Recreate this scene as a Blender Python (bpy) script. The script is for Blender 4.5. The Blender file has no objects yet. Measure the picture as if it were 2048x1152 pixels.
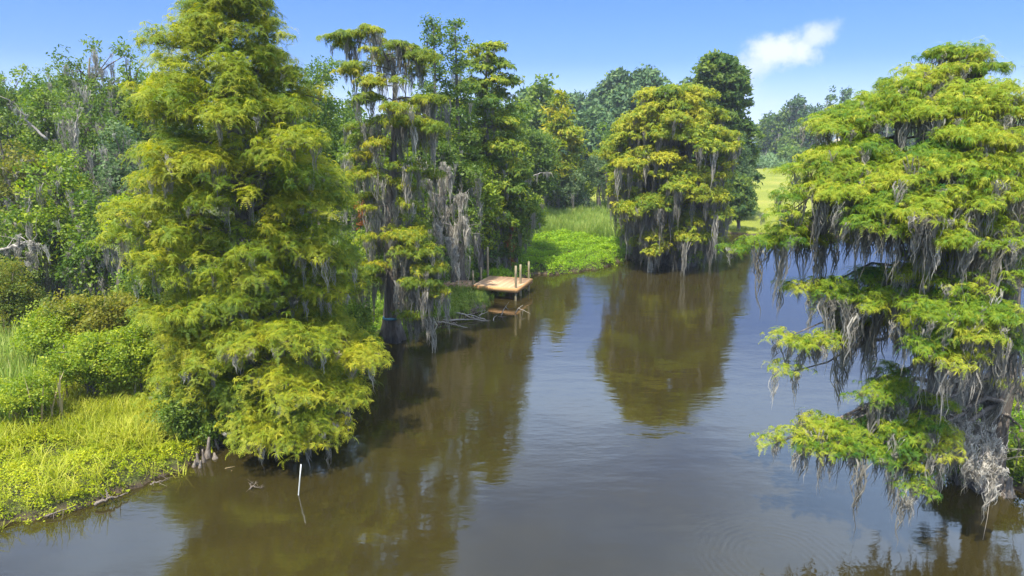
import bpy, math
import numpy as np
from math import radians as R
rng = np.random.default_rng(11)
sc = bpy.context.scene
col = sc.collection

# ------------------------------------------------------------------ camera
H, PITCH, F = 10.0, R(13.2), 1365.0          # F in pixels of the 2048 wide photograph
cam_d = bpy.data.cameras.new("camera"); cam = bpy.data.objects.new("camera", cam_d); col.objects.link(cam)
cam.location = (0, 0, H); cam.rotation_euler = (R(90) - PITCH, 0, 0)
cam_d.sensor_width = 36; cam_d.lens = 36 * F / 2048; cam_d.clip_end = 12000; cam_d.clip_start = 0.1
sc.camera = cam
CP, SP = math.cos(PITCH), math.sin(PITCH)

# ------------------------------------------------------------------ world
SUN_EL, SUN_AZ = R(63), R(212)               # azimuth clockwise from +Y (the view direction)
w = bpy.data.worlds.new("World"); sc.world = w; w.use_nodes = True
nt = w.node_tree; nt.nodes.clear(); N = nt.nodes.new; L = nt.links.new


def ray(px, py):
    v = np.array([(px - 1024) / F, CP + (576 - py) / F * SP, -SP + (576 - py) / F * CP])
    return v / np.linalg.norm(v)


def vmath(op, a, b=None):
    n = N('ShaderNodeVectorMath'); n.operation = op
    for i, v in enumerate((a, b)):
        if v is None: continue
        if hasattr(v, 'links') or isinstance(v, bpy.types.NodeSocket): L(v, n.inputs[i])
        else: n.inputs[i].default_value = tuple(v)
    return n.outputs['Value'] if op in ('DOT_PRODUCT', 'LENGTH') else n.outputs['Vector']


def m(op, a, b=None, c=None, clamp=False, tree=None):
    n = (tree or nt).nodes.new('ShaderNodeMath'); n.operation = op; n.use_clamp = clamp
    for i, v in enumerate((a, b, c)):
        if v is None: continue
        if isinstance(v, bpy.types.NodeSocket): (tree or nt).links.new(v, n.inputs[i])
        else: n.inputs[i].default_value = v
    return n.outputs[0]


def mrange(v, a, b, c=0.0, d=1.0, tree=None, smooth=True):
    t = tree or nt
    n = t.nodes.new('ShaderNodeMapRange'); n.interpolation_type = 'SMOOTHSTEP' if smooth else 'LINEAR'
    t.links.new(v, n.inputs[0])
    for i, x in enumerate((a, b, c, d)): n.inputs[i + 1].default_value = x
    return n.outputs[0]


sky = N('ShaderNodeTexSky'); sky.sky_type = 'NISHITA'; sky.sun_disc = False
sky.sun_elevation = SUN_EL; sky.sun_rotation = SUN_AZ; sky.air_density = 1.0; sky.dust_density = 0.3; sky.ozone_density = 3.0
tc = N('ShaderNodeTexCoord'); D = tc.outputs['Generated']
sep = N('ShaderNodeSeparateXYZ'); L(D, sep.inputs[0]); dz = sep.outputs[2]
# clear air: the low sky is a deeper blue than the model gives
rampn = N('ShaderNodeValToRGB'); L(mrange(dz, 0, 0.6, smooth=False), rampn.inputs[0])
e = rampn.color_ramp.elements
e[0].position = 0.0; e[0].color = (0.23, 0.32, 0.575, 1)
e[1].position = 1.0; e[1].color = (0.85, 0.95, 1.05, 1)
for p_, c_ in ((0.03, (0.20, 0.29, 0.54, 1)), (0.145, (0.128, 0.218, 0.445, 1)), (0.29, (0.135, 0.24, 0.475, 1)), (0.57, (0.5, 0.66, 0.95, 1))):
    x = e.new(p_); x.color = c_
mul = N('ShaderNodeMix'); mul.data_type = 'RGBA'; mul.blend_type = 'MULTIPLY'; mul.inputs[0].default_value = 1
L(sky.outputs[0], mul.inputs[6]); L(rampn.outputs[0], mul.inputs[7])
skycol = mul.outputs[2]
# high cloud sheet projected on a plane overhead
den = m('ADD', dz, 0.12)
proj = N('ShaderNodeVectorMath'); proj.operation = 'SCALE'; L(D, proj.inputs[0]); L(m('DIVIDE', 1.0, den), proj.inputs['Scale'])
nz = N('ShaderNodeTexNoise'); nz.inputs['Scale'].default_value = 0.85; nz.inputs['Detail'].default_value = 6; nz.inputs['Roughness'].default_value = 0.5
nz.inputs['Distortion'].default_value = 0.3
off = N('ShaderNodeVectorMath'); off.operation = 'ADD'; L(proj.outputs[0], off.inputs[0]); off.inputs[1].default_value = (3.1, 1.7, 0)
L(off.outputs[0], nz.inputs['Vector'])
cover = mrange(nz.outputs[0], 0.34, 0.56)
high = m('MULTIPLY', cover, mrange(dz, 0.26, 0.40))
# the little cumulus cloud over the lawn and its wisps
cdir = ray(1570, 100); t1 = np.cross(cdir, (0, 0, 1)); t1 /= np.linalg.norm(t1); t2 = np.cross(t1, cdir)
dc = vmath('DOT_PRODUCT', D, cdir)
U = m('DIVIDE', vmath('DOT_PRODUCT', D, t1), dc); V = m('DIVIDE', vmath('DOT_PRODUCT', D, t2), dc)
cn = N('ShaderNodeTexNoise'); cn.inputs['Scale'].default_value = 34; cn.inputs['Detail'].default_value = 8; cn.inputs['Roughness'].default_value = 0.62
L(D, cn.inputs['Vector'])
wob = m('MULTIPLY', m('SUBTRACT', cn.outputs[0], 0.5), 2.6)


def blob(px, py, rx, ry, soft, gain, rot=0.0):
    u0, v0 = (px - 1570) / F, (100 - py) / F
    du = m('SUBTRACT', U, u0); dv = m('SUBTRACT', V, v0)
    c, s = math.cos(rot), math.sin(rot)
    a = m('ADD', m('MULTIPLY', du, c), m('MULTIPLY', dv, s)); b = m('SUBTRACT', m('MULTIPLY', dv, c), m('MULTIPLY', du, s))
    a = m('DIVIDE', a, rx / F); b = m('DIVIDE', b, ry / F)
    r2 = m('SQRT', m('ADD', m('MULTIPLY', a, a), m('MULTIPLY', b, b)))
    r2 = m('ADD', r2, wob)
    k = mrange(r2, 1 - soft, 1 + soft, gain, 0.0)
    return m('MULTIPLY', k, mrange(dc, 0.5, 0.6))


cl = blob(1562, 102, 55, 25, 0.65, 0.92)
for b_ in ((1622, 80, 30, 17, 0.7, 0.75, 0.3), (1528, 122, 40, 22, 0.8, 0.7, 0.5), (1504, 150, 36, 20, 0.9, 0.6, 0.9), (1560, 190, 80, 14, 1.2, 0.35, 0.1),
           (760, 152, 60, 22, 0.8, 0.6, 0.0), (2050, 190, 110, 40, 1.2, 0.35, 0.2), (1500, 210, 170, 40, 1.4, 0.38, 0.0)):
    cl = m('MAXIMUM', cl, blob(*b_))
front = mrange(vmath('DOT_PRODUCT', D, (0, 1, 0)), 0.2, 0.4)
cl = m('MULTIPLY', cl, front)
band = m('MULTIPLY', mrange(dz, 0.0, 0.10, 0.28, 0.0), 1.0)
tot = m('MAXIMUM', cl, band, clamp=True)
mixh = N('ShaderNodeMix'); mixh.data_type = 'RGBA'; L(m('MULTIPLY', high, 0.8), mixh.inputs[0]); L(skycol, mixh.inputs[6]); hr = N('ShaderNodeValToRGB'); L(dz, hr.inputs[0]); hr.color_ramp.elements[0].position = 0.56; hr.color_ramp.elements[0].color = (4.0, 5.6, 8.2, 1); hr.color_ramp.elements[1].position = 0.75; hr.color_ramp.elements[1].color = (11.0, 11.2, 11.0, 1); L(hr.outputs[0], mixh.inputs[7]); skycol = mixh.outputs[2]  # sheet turns brighter white overhead, out of view, as added fill light
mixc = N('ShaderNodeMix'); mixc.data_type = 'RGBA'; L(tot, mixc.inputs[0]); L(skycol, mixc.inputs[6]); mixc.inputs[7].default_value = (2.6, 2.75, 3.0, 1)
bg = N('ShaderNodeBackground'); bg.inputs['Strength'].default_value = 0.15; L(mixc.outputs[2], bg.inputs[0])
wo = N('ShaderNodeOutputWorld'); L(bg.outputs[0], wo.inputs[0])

# ------------------------------------------------------------------ sun, exposure
sd = bpy.data.lights.new("sun", 'SUN'); sd.energy = 4.0; sd.angle = R(0.55); sd.color = (1.0, 0.95, 0.86)
so = bpy.data.objects.new("sun", sd); col.objects.link(so); so.location = (0, 0, 60)
so.rotation_euler = (R(90) - SUN_EL, 0, math.pi - SUN_AZ)
vs = sc.view_settings; vs.view_transform = 'Standard'; vs.look = 'None'; vs.gamma = 1; vs.exposure = 1.38; vs.use_curve_mapping = False
cy = sc.cycles; cy.max_bounces = 6; cy.diffuse_bounces = 4; cy.glossy_bounces = 2; cy.transmission_bounces = 4; cy.volume_bounces = 0
cy.use_denoising = True; cy.caustics_reflective = False; cy.caustics_refractive = False; cy.sample_clamp_indirect = 6


# ------------------------------------------------------------------ pixel helpers
def ground(px, py, z=0.0):
    d = ray(px, py); t = (z - H) / d[2]; return np.array([0, 0, H]) + d * t


def at(px, py, Y):
    d = ray(px, py); return np.array([0, 0, H]) + d * (Y / d[1])


def zof(py, Y): return at(1024, py, Y)[2]


def xof(px, Y, z): return (px - 1024) / F * (Y * CP + (H - z) * SP)


# ------------------------------------------------------------------ materials
def mat(name, build):
    mt = bpy.data.materials.new(name); mt.use_nodes = True; t = mt.node_tree; t.nodes.clear()
    out = t.nodes.new('ShaderNodeOutputMaterial'); build(t, out); return mt


def noise(t, scale, detail=4, rough=0.5, coord='Object', dist=0.0, stretch=None):
    c = t.nodes.new('ShaderNodeTexCoord'); n = t.nodes.new('ShaderNodeTexNoise')
    n.inputs['Scale'].default_value = scale; n.inputs['Detail'].default_value = detail
    n.inputs['Roughness'].default_value = rough; n.inputs['Distortion'].default_value = dist
    if stretch:
        mp = t.nodes.new('ShaderNodeMapping'); mp.inputs['Scale'].default_value = stretch
        t.links.new(c.outputs[coord], mp.inputs[0]); t.links.new(mp.outputs[0], n.inputs['Vector'])
    else: t.links.new(c.outputs[coord], n.inputs['Vector'])
    return n.outputs[0]


def ramp(t, v, stops):
    n = t.nodes.new('ShaderNodeValToRGB'); t.links.new(v, n.inputs[0]); e = n.color_ramp.elements
    e[0].position = stops[0][0]; e[0].color = (*stops[0][1], 1); e[1].position = stops[-1][0]; e[1].color = (*stops[-1][1], 1)
    for p, c in stops[1:-1]: x = e.new(p); x.color = (*c, 1)
    return n.outputs[0]


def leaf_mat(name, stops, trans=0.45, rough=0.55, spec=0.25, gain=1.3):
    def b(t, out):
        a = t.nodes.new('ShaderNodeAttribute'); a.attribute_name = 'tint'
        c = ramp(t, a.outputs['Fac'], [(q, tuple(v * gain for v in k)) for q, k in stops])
        p = t.nodes.new('ShaderNodeBsdfPrincipled'); p.inputs['Roughness'].default_value = rough
        p.inputs['Specular IOR Level'].default_value = spec
        t.links.new(c, p.inputs['Base Color'])
        tr = t.nodes.new('ShaderNodeBsdfTranslucent')
        hs = t.nodes.new('ShaderNodeHueSaturation'); hs.inputs['Value'].default_value = 1.5; hs.inputs['Saturation'].default_value = 1.05
        t.links.new(c, hs.inputs['Color']); t.links.new(hs.outputs[0], tr.inputs[0])
        mx = t.nodes.new('ShaderNodeMixShader'); mx.inputs[0].default_value = trans
        t.links.new(p.outputs[0], mx.inputs[1]); t.links.new(tr.outputs[0], mx.inputs[2]); t.links.new(mx.outputs[0], out.inputs[0])
    return mat(name, b)


def solid(name, stops, scale=4, rough=0.8, bump=0.3, bscale=None, spec=0.3, stretch=None, metal=0, detail=5):
    def b(t, out):
        n = noise(t, scale, detail, 0.6, stretch=stretch)
        p = t.nodes.new('ShaderNodeBsdfPrincipled'); p.inputs['Roughness'].default_value = rough
        p.inputs['Specular IOR Level'].default_value = spec; p.inputs['Metallic'].default_value = metal
        t.links.new(ramp(t, n, stops), p.inputs['Base Color'])
        if bump:
            bp = t.nodes.new('ShaderNodeBump'); bp.inputs['Strength'].default_value = bump; bp.inputs['Distance'].default_value = 0.05
            t.links.new(noise(t, bscale or scale * 4, 5, 0.6, stretch=stretch), bp.inputs['Height']); t.links.new(bp.outputs[0], p.inputs['Normal'])
        t.links.new(p.outputs[0], out.inputs[0])
    return mat(name, b)


G = lambda *s: list(s)
M = {}
M['cyp'] = leaf_mat('cypress_leaves', G((0.0, (0.040, 0.085, 0.009)), (0.35, (0.105, 0.155, 0.009)), (0.7, (0.195, 0.220, 0.010)), (1.0, (0.30, 0.275, 0.016))))
M['cyp_fresh'] = leaf_mat('fresh_cypress_leaves', G((0.0, (0.024, 0.080, 0.010)), (0.35, (0.080, 0.150, 0.010)), (0.7, (0.190, 0.240, 0.014)), (1.0, (0.32, 0.31, 0.030))))
M['cyp_gold'] = leaf_mat('golden_cypress_leaves', G((0.0, (0.035, 0.070, 0.008)), (0.4, (0.090, 0.135, 0.008)), (0.75, (0.185, 0.210, 0.009)), (1.0, (0.29, 0.25, 0.014))))
M['cyp_dark'] = leaf_mat('dark_cypress_leaves', G((0.0, (0.016, 0.042, 0.010)), (0.5, (0.045, 0.088, 0.012)), (1.0, (0.115, 0.155, 0.014))))
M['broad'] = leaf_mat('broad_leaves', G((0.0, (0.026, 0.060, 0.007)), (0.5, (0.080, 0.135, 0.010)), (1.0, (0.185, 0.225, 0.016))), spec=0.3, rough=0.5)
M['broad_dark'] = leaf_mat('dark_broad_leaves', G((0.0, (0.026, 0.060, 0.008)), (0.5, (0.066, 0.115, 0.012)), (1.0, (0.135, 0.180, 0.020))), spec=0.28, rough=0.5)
M['broad_yellow'] = leaf_mat('yellow_green_leaves', G((0.0, (0.055, 0.110, 0.008)), (0.5, (0.14, 0.20, 0.008)), (1.0, (0.28, 0.30, 0.010))), spec=0.35)
M['broad_olive'] = leaf_mat('olive_leaves', G((0.0, (0.035, 0.060, 0.008)), (0.5, (0.085, 0.115, 0.010)), (1.0, (0.180, 0.165, 0.014))))
M['grey_green'] = leaf_mat('grey_green_leaves', G((0.0, (0.030, 0.060, 0.022)), (0.5, (0.075, 0.120, 0.040)), (1.0, (0.16, 0.21, 0.085))))
M['pine'] = leaf_mat('pine_needles', G((0.0, (0.020, 0.048, 0.020)), (0.5, (0.042, 0.085, 0.026)), (1.0, (0.085, 0.130, 0.030))), trans=0.2)
M['cover'] = leaf_mat('ground_cover_leaves', G((0.0, (0.070, 0.125, 0.006)), (0.5, (0.19, 0.235, 0.005)), (1.0, (0.34, 0.33, 0.008))), trans=0.4)
M['cover_lime'] = leaf_mat('lime_plants', G((0.0, (0.050, 0.120, 0.006)), (0.5, (0.135, 0.235, 0.006)), (1.0, (0.25, 0.33, 0.010))), trans=0.4)
M['reed'] = leaf_mat('reed_blades', G((0.0, (0.060, 0.115, 0.015)), (0.5, (0.130, 0.200, 0.025)), (1.0, (0.27, 0.30, 0.070))), trans=0.4)
M['marsh'] = leaf_mat('marsh_reed_blades', G((0.0, (0.040, 0.085, 0.030)), (0.5, (0.085, 0.140, 0.045)), (1.0, (0.15, 0.20, 0.075))), trans=0.3)
M['grass'] = leaf_mat('grass_blades', G((0.0, (0.09, 0.14, 0.008)), (0.5, (0.22, 0.25, 0.012)), (1.0, (0.38, 0.36, 0.055))), trans=0.45)
M['straw'] = leaf_mat('dry_stems', G((0.0, (0.20, 0.15, 0.08)), (1.0, (0.42, 0.34, 0.2))), trans=0.1)
M['moss'] = leaf_mat('spanish_moss', G((0.0, (0.10, 0.092, 0.072)), (0.5, (0.20, 0.185, 0.150)), (1.0, (0.36, 0.335, 0.28))), trans=0.3, rough=0.9, spec=0.05)
M['rust'] = leaf_mat('rusty_leaves', G((0.0, (0.12, 0.04, 0.012)), (1.0, (0.30, 0.10, 0.03))))
M['bark'] = solid('cypress_bark', G((0.25, (0.055, 0.045, 0.035)), (0.55, (0.16, 0.135, 0.11)), (0.8, (0.28, 0.25, 0.215))), 3, 0.95, 0.8, 9, 0.1, (3, 3, 0.45))
M['pale_bark'] = solid('pale_bark', G((0.25, (0.16, 0.14, 0.115)), (0.6, (0.34, 0.31, 0.27)), (0.85, (0.50, 0.47, 0.42))), 4, 0.9, 0.6, 12, 0.1, (2, 2, 0.6))
M['dead'] = solid('dead_wood', G((0.25, (0.16, 0.14, 0.115)), (0.6, (0.32, 0.285, 0.24)), (0.85, (0.50, 0.45, 0.39))), 6, 0.85, 0.5, 20, 0.15)
M['wet'] = solid('wet_wood', G((0.3, (0.025, 0.018, 0.012)), (0.7, (0.11, 0.085, 0.06))), 5, 0.5, 0.7, 18, 0.4)


# ------------------------------------------------------------------ mesh collector
class MB:
    def __init__(s): s.v, s.f, s.t, s.n = [], [], [], 0

    def add(s, v, f, t=0.5):
        v = np.asarray(v, np.float32).reshape(-1, 3); f = np.asarray(f, np.int64).reshape(-1, 3)
        t = np.broadcast_to(np.asarray(t, np.float32), (len(v),)) if np.ndim(t) < 2 else np.asarray(t, np.float32).ravel()
        s.v.append(v); s.f.append(f + s.n); s.t.append(np.array(t, np.float32)); s.n += len(v)

    def build(s, name, material, parent=None, smooth=False, origin=None):
        me = bpy.data.meshes.new(name)
        if s.v:
            v = np.concatenate(s.v); f = np.concatenate(s.f).astype(np.int32); t = np.concatenate(s.t)
            if origin is None and parent is not None: origin = parent_origin(parent)
            if origin is not None: v = v - np.asarray(origin, np.float32)
            me.vertices.add(len(v)); me.vertices.foreach_set('co', v.ravel().astype(np.float32))
            me.loops.add(f.size); me.loops.foreach_set('vertex_index', f.ravel())
            me.polygons.add(len(f)); me.polygons.foreach_set('loop_start', np.arange(0, f.size, 3, dtype=np.int32))
            try: me.polygons.foreach_set('loop_total', np.full(len(f), 3, np.int32))
            except Exception: pass
            if smooth: me.polygons.foreach_set('use_smooth', np.ones(len(f), bool))
            a = me.attributes.new('tint', 'FLOAT', 'POINT'); a.data.foreach_set('value', t)
            me.update(calc_edges=True)
        me.materials.append(material)
        o = bpy.data.objects.new(name, me); col.objects.link(o)
        if parent is not None: o.parent = parent
        elif origin is not None: o.location = origin
        return o


def parent_origin(p):
    v = np.zeros(3)
    while p is not None: v = v + np.array(p.location); p = p.parent
    return v


def tag(o, label=None, cat=None, group=None, kind=None):
    if label: o['label'] = label
    if cat: o['category'] = cat
    if group: o['group'] = group
    if kind: o['kind'] = kind
    return o


def root(name, loc, label, cat, group=None):
    o = bpy.data.objects.new(name, None); o.empty_display_size = 0.3; col.objects.link(o); o.location = tuple(loc)
    return tag(o, label, cat, group)


# ------------------------------------------------------------------ shapes
def tube(mb, pts, rad, sides=6, tint=0.5, flute=0.0, nfl=6, cap=True):
    pts = np.asarray(pts, float); n = len(pts); rad = np.broadcast_to(np.asarray(rad, float), (n,))
    tan = np.gradient(pts, axis=0); tan /= np.linalg.norm(tan, axis=1)[:, None] + 1e-9
    ref = np.array([0, 0, 1.0]) if abs(tan[:, 2]).mean() < 0.8 else np.array([1.0, 0, 0])
    a = np.cross(tan, ref); a /= np.linalg.norm(a, axis=1)[:, None] + 1e-9; b = np.cross(tan, a)
    th = np.linspace(0, 2 * np.pi, sides, endpoint=False)
    fl = 1 + flute * np.cos(th * nfl)[None, :] * np.linspace(1, 0, n)[:, None] ** 2 if flute else np.ones((n, sides))
    ring = pts[:, None, :] + rad[:, None, None] * fl[:, :, None] * (np.cos(th)[None, :, None] * a[:, None, :] + np.sin(th)[None, :, None] * b[:, None, :])
    v = ring.reshape(-1, 3); i = np.arange(n - 1)[:, None] * sides + np.arange(sides)[None, :]
    j = np.arange(n - 1)[:, None] * sides + (np.arange(sides)[None, :] + 1) % sides
    f = np.concatenate([np.stack([i, j, j + sides], -1).reshape(-1, 3), np.stack([i, j + sides, i + sides], -1).reshape(-1, 3)])
    if cap:
        v = np.concatenate([v, pts[:1], pts[-1:]]); k = n * sides; q = np.arange(sides); q2 = (q + 1) % sides
        f = np.concatenate([f, np.stack([q2, q, np.full(sides, k)], -1), np.stack([q + (n - 1) * sides, q2 + (n - 1) * sides, np.full(sides, k + 1)], -1)])
    mb.add(v, f, tint)


def box(mb, c, s, ax=None, tint=0.5):
    """box of size s centred at c; ax = 3x3 rows of axes"""
    ax = np.eye(3) if ax is None else np.asarray(ax); k = np.array([[x, y, z] for x in (-.5, .5) for y in (-.5, .5) for z in (-.5, .5)]) * np.asarray(s)
    v = np.asarray(c) + k @ ax
    f = [(0, 1, 3), (0, 3, 2), (4, 6, 7), (4, 7, 5), (0, 4, 5), (0, 5, 1), (2, 3, 7), (2, 7, 6), (0, 2, 6), (0, 6, 4), (1, 5, 7), (1, 7, 3)]
    mb.add(v, f, tint)


def scatter(mb, temps, pos, tilt, yaw, scale, tint):
    """place templates: z axis tilted along the unit vectors `tilt`, spun by yaw"""
    pos = np.asarray(pos); n = len(pos)
    if n == 0: return
    z = np.asarray(tilt, float); z = z / (np.linalg.norm(z, axis=1)[:, None] + 1e-9)
    r = np.where(np.abs(z[:, 0:1]) < 0.9, np.array([[1.0, 0, 0]]), np.array([[0, 1.0, 0]]))
    x = np.cross(r, z); x /= np.linalg.norm(x, axis=1)[:, None]; y = np.cross(z, x)
    c, s = np.cos(yaw)[:, None], np.sin(yaw)[:, None]
    x2 = x * c + y * s; y2 = y * c - x * s
    sc3 = np.asarray(scale); sc3 = sc3[:, None] * np.ones(3) if sc3.ndim == 1 else sc3
    Mx = np.stack([x2 * sc3[:, 0:1], y2 * sc3[:, 1:2], z * sc3[:, 2:3]], 1)   # rows
    which = rng.integers(0, len(temps), n)
    for k, (tv, tf, tt) in enumerate(temps):
        q = np.where(which == k)[0]
        if not len(q): continue
        v = np.einsum('vi,nij->nvj', tv, Mx[q]) + pos[q][:, None, :]
        f = tf[None] + (np.arange(len(q)) * len(tv))[:, None, None]
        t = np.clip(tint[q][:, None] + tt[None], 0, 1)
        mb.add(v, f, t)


def strip(cs, wd, side):
    """ribbon along centres cs (k,3) tapering to a point"""
    k = len(cs); v = []
    for i in range(k - 1):
        v += [cs[i] - side * wd[i], cs[i] + side * wd[i]]
    v.append(cs[-1]); f = []
    for i in range(k - 2): a = 2 * i; f += [(a, a + 1, a + 3), (a, a + 3, a + 2)]
    a = 2 * (k - 2); f.append((a, a + 1, a + 2))
    return np.array(v), np.array(f)


def merge(parts):
    vs_, fs_, ts_, n = [], [], [], 0
    for v, f, t in parts:
        vs_.append(v); fs_.append(f + n); ts_.append(np.broadcast_to(t, (len(v),))); n += len(v)
    return np.concatenate(vs_), np.concatenate(fs_), np.concatenate(ts_).astype(float)


def t_fountain(nl=15, wd=0.05, up=0.75, droop=1.0):
    """feathery spray: narrow shoots that rise, arch over and hang"""
    P = []
    for i in range(nl):
        az = rng.uniform(0, 2 * np.pi); el = rng.uniform(0.1, up); ln = rng.uniform(0.6, 1.05)
        h = np.array([math.cos(az), math.sin(az), 0]); s = np.array([-h[1], h[0], 0]); tw = rng.uniform(-0.7, 0.7)
        c = []
        for t in (0, 0.4, 0.75, 1.0):
            c.append(h * ln * t * (0.9 - 0.25 * t) + np.array([0, 0, el * t * ln * 0.9 - droop * 0.75 * t * t * ln]))
        c = [x + s * 0.12 * math.sin(3 * t) * tw for x, t in zip(c, (0, .4, .75, 1))]
        sd_ = s * math.cos(tw) + np.array([0, 0, math.sin(tw)])
        v, f = strip(c, [wd * 0.5, wd, wd * 0.7], sd_)
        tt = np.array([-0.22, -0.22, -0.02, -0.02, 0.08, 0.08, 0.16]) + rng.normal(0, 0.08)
        P.append((v, f, tt))
    return merge(P)


def t_feather(nt_=3, npair=7):
    """pinnate cypress spray: drooping twigs with leaflets on both sides"""
    P = []
    for i in range(nt_):
        az = rng.uniform(-0.9, 0.9) + i * 2.1; h = np.array([math.cos(az), math.sin(az), 0]); s = np.array([-h[1], h[0], 0]); ln = rng.uniform(0.75, 1.1)
        el = rng.uniform(0.0, 0.5)
        for j in range(npair):
            t = 0.12 + 0.88 * j / (npair - 1); c = h * ln * t + np.array([0, 0, el * t - 0.55 * t * t])
            for sg in (-1, 1):
                d = s * sg * 0.8 + h * 0.55 + np.array([0, 0, rng.uniform(-0.45, 0.1)]); q = 0.30 * (1.15 - 0.75 * t) * rng.uniform(0.8, 1.2)
                w_ = np.cross(d, [0, 0, 1.0]); w_ /= np.linalg.norm(w_) + 1e-9
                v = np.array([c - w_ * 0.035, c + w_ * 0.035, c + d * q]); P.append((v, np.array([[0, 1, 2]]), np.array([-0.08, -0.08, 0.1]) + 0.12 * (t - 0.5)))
    return merge(P)


def t_leaves(n=12, size=0.42, flat=0.7, up=0.6):
    P = []
    for i in range(n):
        c = rng.normal(0, 0.42, 3); c[2] *= flat
        nrm = rng.normal(0, 1, 3); nrm[2] = abs(nrm[2]) + up; nrm /= np.linalg.norm(nrm)
        a = np.cross(nrm, rng.normal(0, 1, 3)); a /= np.linalg.norm(a); b = np.cross(nrm, a); q = size * rng.uniform(0.7, 1.2)
        v = np.array([c - a * q * 0.5, c - b * q * 0.26 - nrm * q * .06, c + a * q * 0.5 - nrm * q * 0.15, c + b * q * 0.26 - nrm * q * .06])
        P.append((v, np.array([[0, 1, 2], [0, 2, 3]]), np.full(4, rng.normal(0, 0.12))))
    return merge(P)


def t_beard(n=20):
    """hanging moss: a ragged beard of tangled ribbons drawn together at the bottom"""
    P = []; cx = rng.normal(0, 0.05, 2)
    for i in range(n):
        a = rng.uniform(0, 6.28); q = 0.15 * math.sqrt(rng.random()); o = np.array([q * math.cos(a), q * math.sin(a), rng.uniform(-0.12, 0.06)]); ln = rng.uniform(0.35, 1.0) * (1.05 - q * 3.2)
        az = rng.uniform(0, np.pi); s = np.array([math.cos(az), math.sin(az), 0]); ph = rng.uniform(0, 6, 2); k = 0.045
        c = [o * [1 - 0.75 * t, 1 - 0.75 * t, 1] + np.array([cx[0] * t + k * math.sin(ph[0] + 9 * t), cx[1] * t + k * math.sin(ph[1] + 6 * t), -ln * t]) for t in (0, 0.2, 0.4, 0.6, 0.8, 1.0)]
        w_ = rng.uniform(0.006, 0.020)
        v, f = strip(c, [w_ * 0.8, w_, w_ * 0.6, w_ * 0.9, w_ * 0.5], s)
        P.append((v, f, np.linspace(0.08, -0.08, len(v)) + rng.normal(0, 0.16)))
    return merge(P)


def t_blades(n=10, wd=0.03, lean=0.5):
    P = []
    for i in range(n):
        az = rng.uniform(0, 2 * np.pi); h = np.array([math.cos(az), math.sin(az), 0]); s = np.array([-h[1], h[0], 0]); ln = rng.uniform(0.6, 1.05); k = rng.uniform(0.15, 1) * lean
        o = rng.normal(0, 0.12, 3); o[2] = 0
        c = [o + h * k * ln * t ** 1.8 + np.array([0, 0, ln * (t - 0.35 * k * t * t)]) for t in (0, 0.4, 0.75, 1)]
        v, f = strip(c, [wd * 0.8, wd, wd * 0.7], s)
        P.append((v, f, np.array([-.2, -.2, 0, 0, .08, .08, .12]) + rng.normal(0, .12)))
    return merge(P)


T_FOUNT = [t_fountain(18, 0.034) for _ in range(7)]
T_DROOP = [t_fountain(22, 0.030, 0.55, 1.15) for _ in range(7)]
T_FEATH = [t_feather() for _ in range(7)]
T_MID = [t_fountain(9, 0.085, 0.8, 0.9) for _ in range(6)]
T_FAR = [t_leaves(8, 0.75, 0.8, 0.5) for _ in range(6)]
T_LEAF = [t_leaves() for _ in range(8)]
T_BIG = [t_leaves(16, 0.42) for _ in range(6)]
T_BEARD = [t_beard() for _ in range(8)]
T_BLADE = [t_blades() for _ in range(7)]
T_REED = [t_blades(12, 0.014, 0.45) for _ in range(7)]
T_ARCH = [t_blades(14, 0.012, 1.15) for _ in range(7)]


def clump(mb, c, r, temps, s, cov, tint, flat=0.5, spread=0.16, up=0.9, low=-0.25):
    """one foliage pad: sprays over the upper shell of a flattened ball"""
    n = max(3, int(cov * 6.3 * r * r / (s * s)))
    d = rng.normal(0, 1, (n, 3)); d[:, 2] = np.abs(d[:, 2]) * 1.0 + low * rng.random(n) * 3; d /= np.linalg.norm(d, axis=1)[:, None]
    rad = r * rng.uniform(0.45, 1.05, n)[:, None]
    lump = 1 + 0.22 * np.sin(d[:, 0:1] * 5 + c[0] * 3) * np.cos(d[:, 1:2] * 5 + c[1] * 2)
    p = c + d * rad * lump * np.array([1, 1, flat])
    tl = d * np.array([0.75, 0.75, 0.3]) + np.array([0, 0, up])
    t = np.clip(tint + rng.normal(0, spread, n), 0.02, 0.98)
    scatter(mb, temps, p, tl, rng.uniform(0, 6.28, n), s * rng.uniform(0.55, 1.4, n), t)


def clumps(mb, cl, temps, s, cov, **k):
    for c, r, ti in cl: clump(mb, np.asarray(c), r, temps, s, cov, ti, **k)


def moss_at(mb, pts, ln, s=1.0, tint=0.5):
    pts = np.asarray(pts)
    if len(pts) == 0: return
    n = len(pts); l = ln * np.clip(np.exp(rng.normal(-0.25, 0.65, n)), 0.15, 2.4); wd = (0.55 + 0.35 * l) * s
    scatter(mb, T_BEARD, pts, np.tile([0, 0, 1.0], (n, 1)) + rng.normal(0, 0.03, (n, 3)), rng.uniform(0, 6.28, n), np.stack([wd, wd, l], 1), np.clip(tint + rng.normal(0, 0.16, n), 0, 1))


def bez(p0, p1, sag, n=7, wig=0.06):
    p0, p1 = np.asarray(p0, float), np.asarray(p1, float); t = np.linspace(0, 1, n)[:, None]; Ln = np.linalg.norm(p1 - p0)
    p = p0 + (p1 - p0) * t; p[:, 2:3] += sag * 4 * t * (1 - t)
    j = rng.normal(0, wig * Ln * 0.35, (n, 3)); j[0] = 0; j[-1] = 0
    return p + j


def prof(rows, Y):
    z = np.array([zof(r[0], Y) for r in rows]); xl = np.array([at(r[1], r[0], Y)[0] for r in rows]); xr = np.array([at(r[2], r[0], Y)[0] for r in rows])
    o = np.argsort(z); return z[o], ((xl + xr) / 2)[o], ((xr - xl) / 2)[o]


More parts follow.
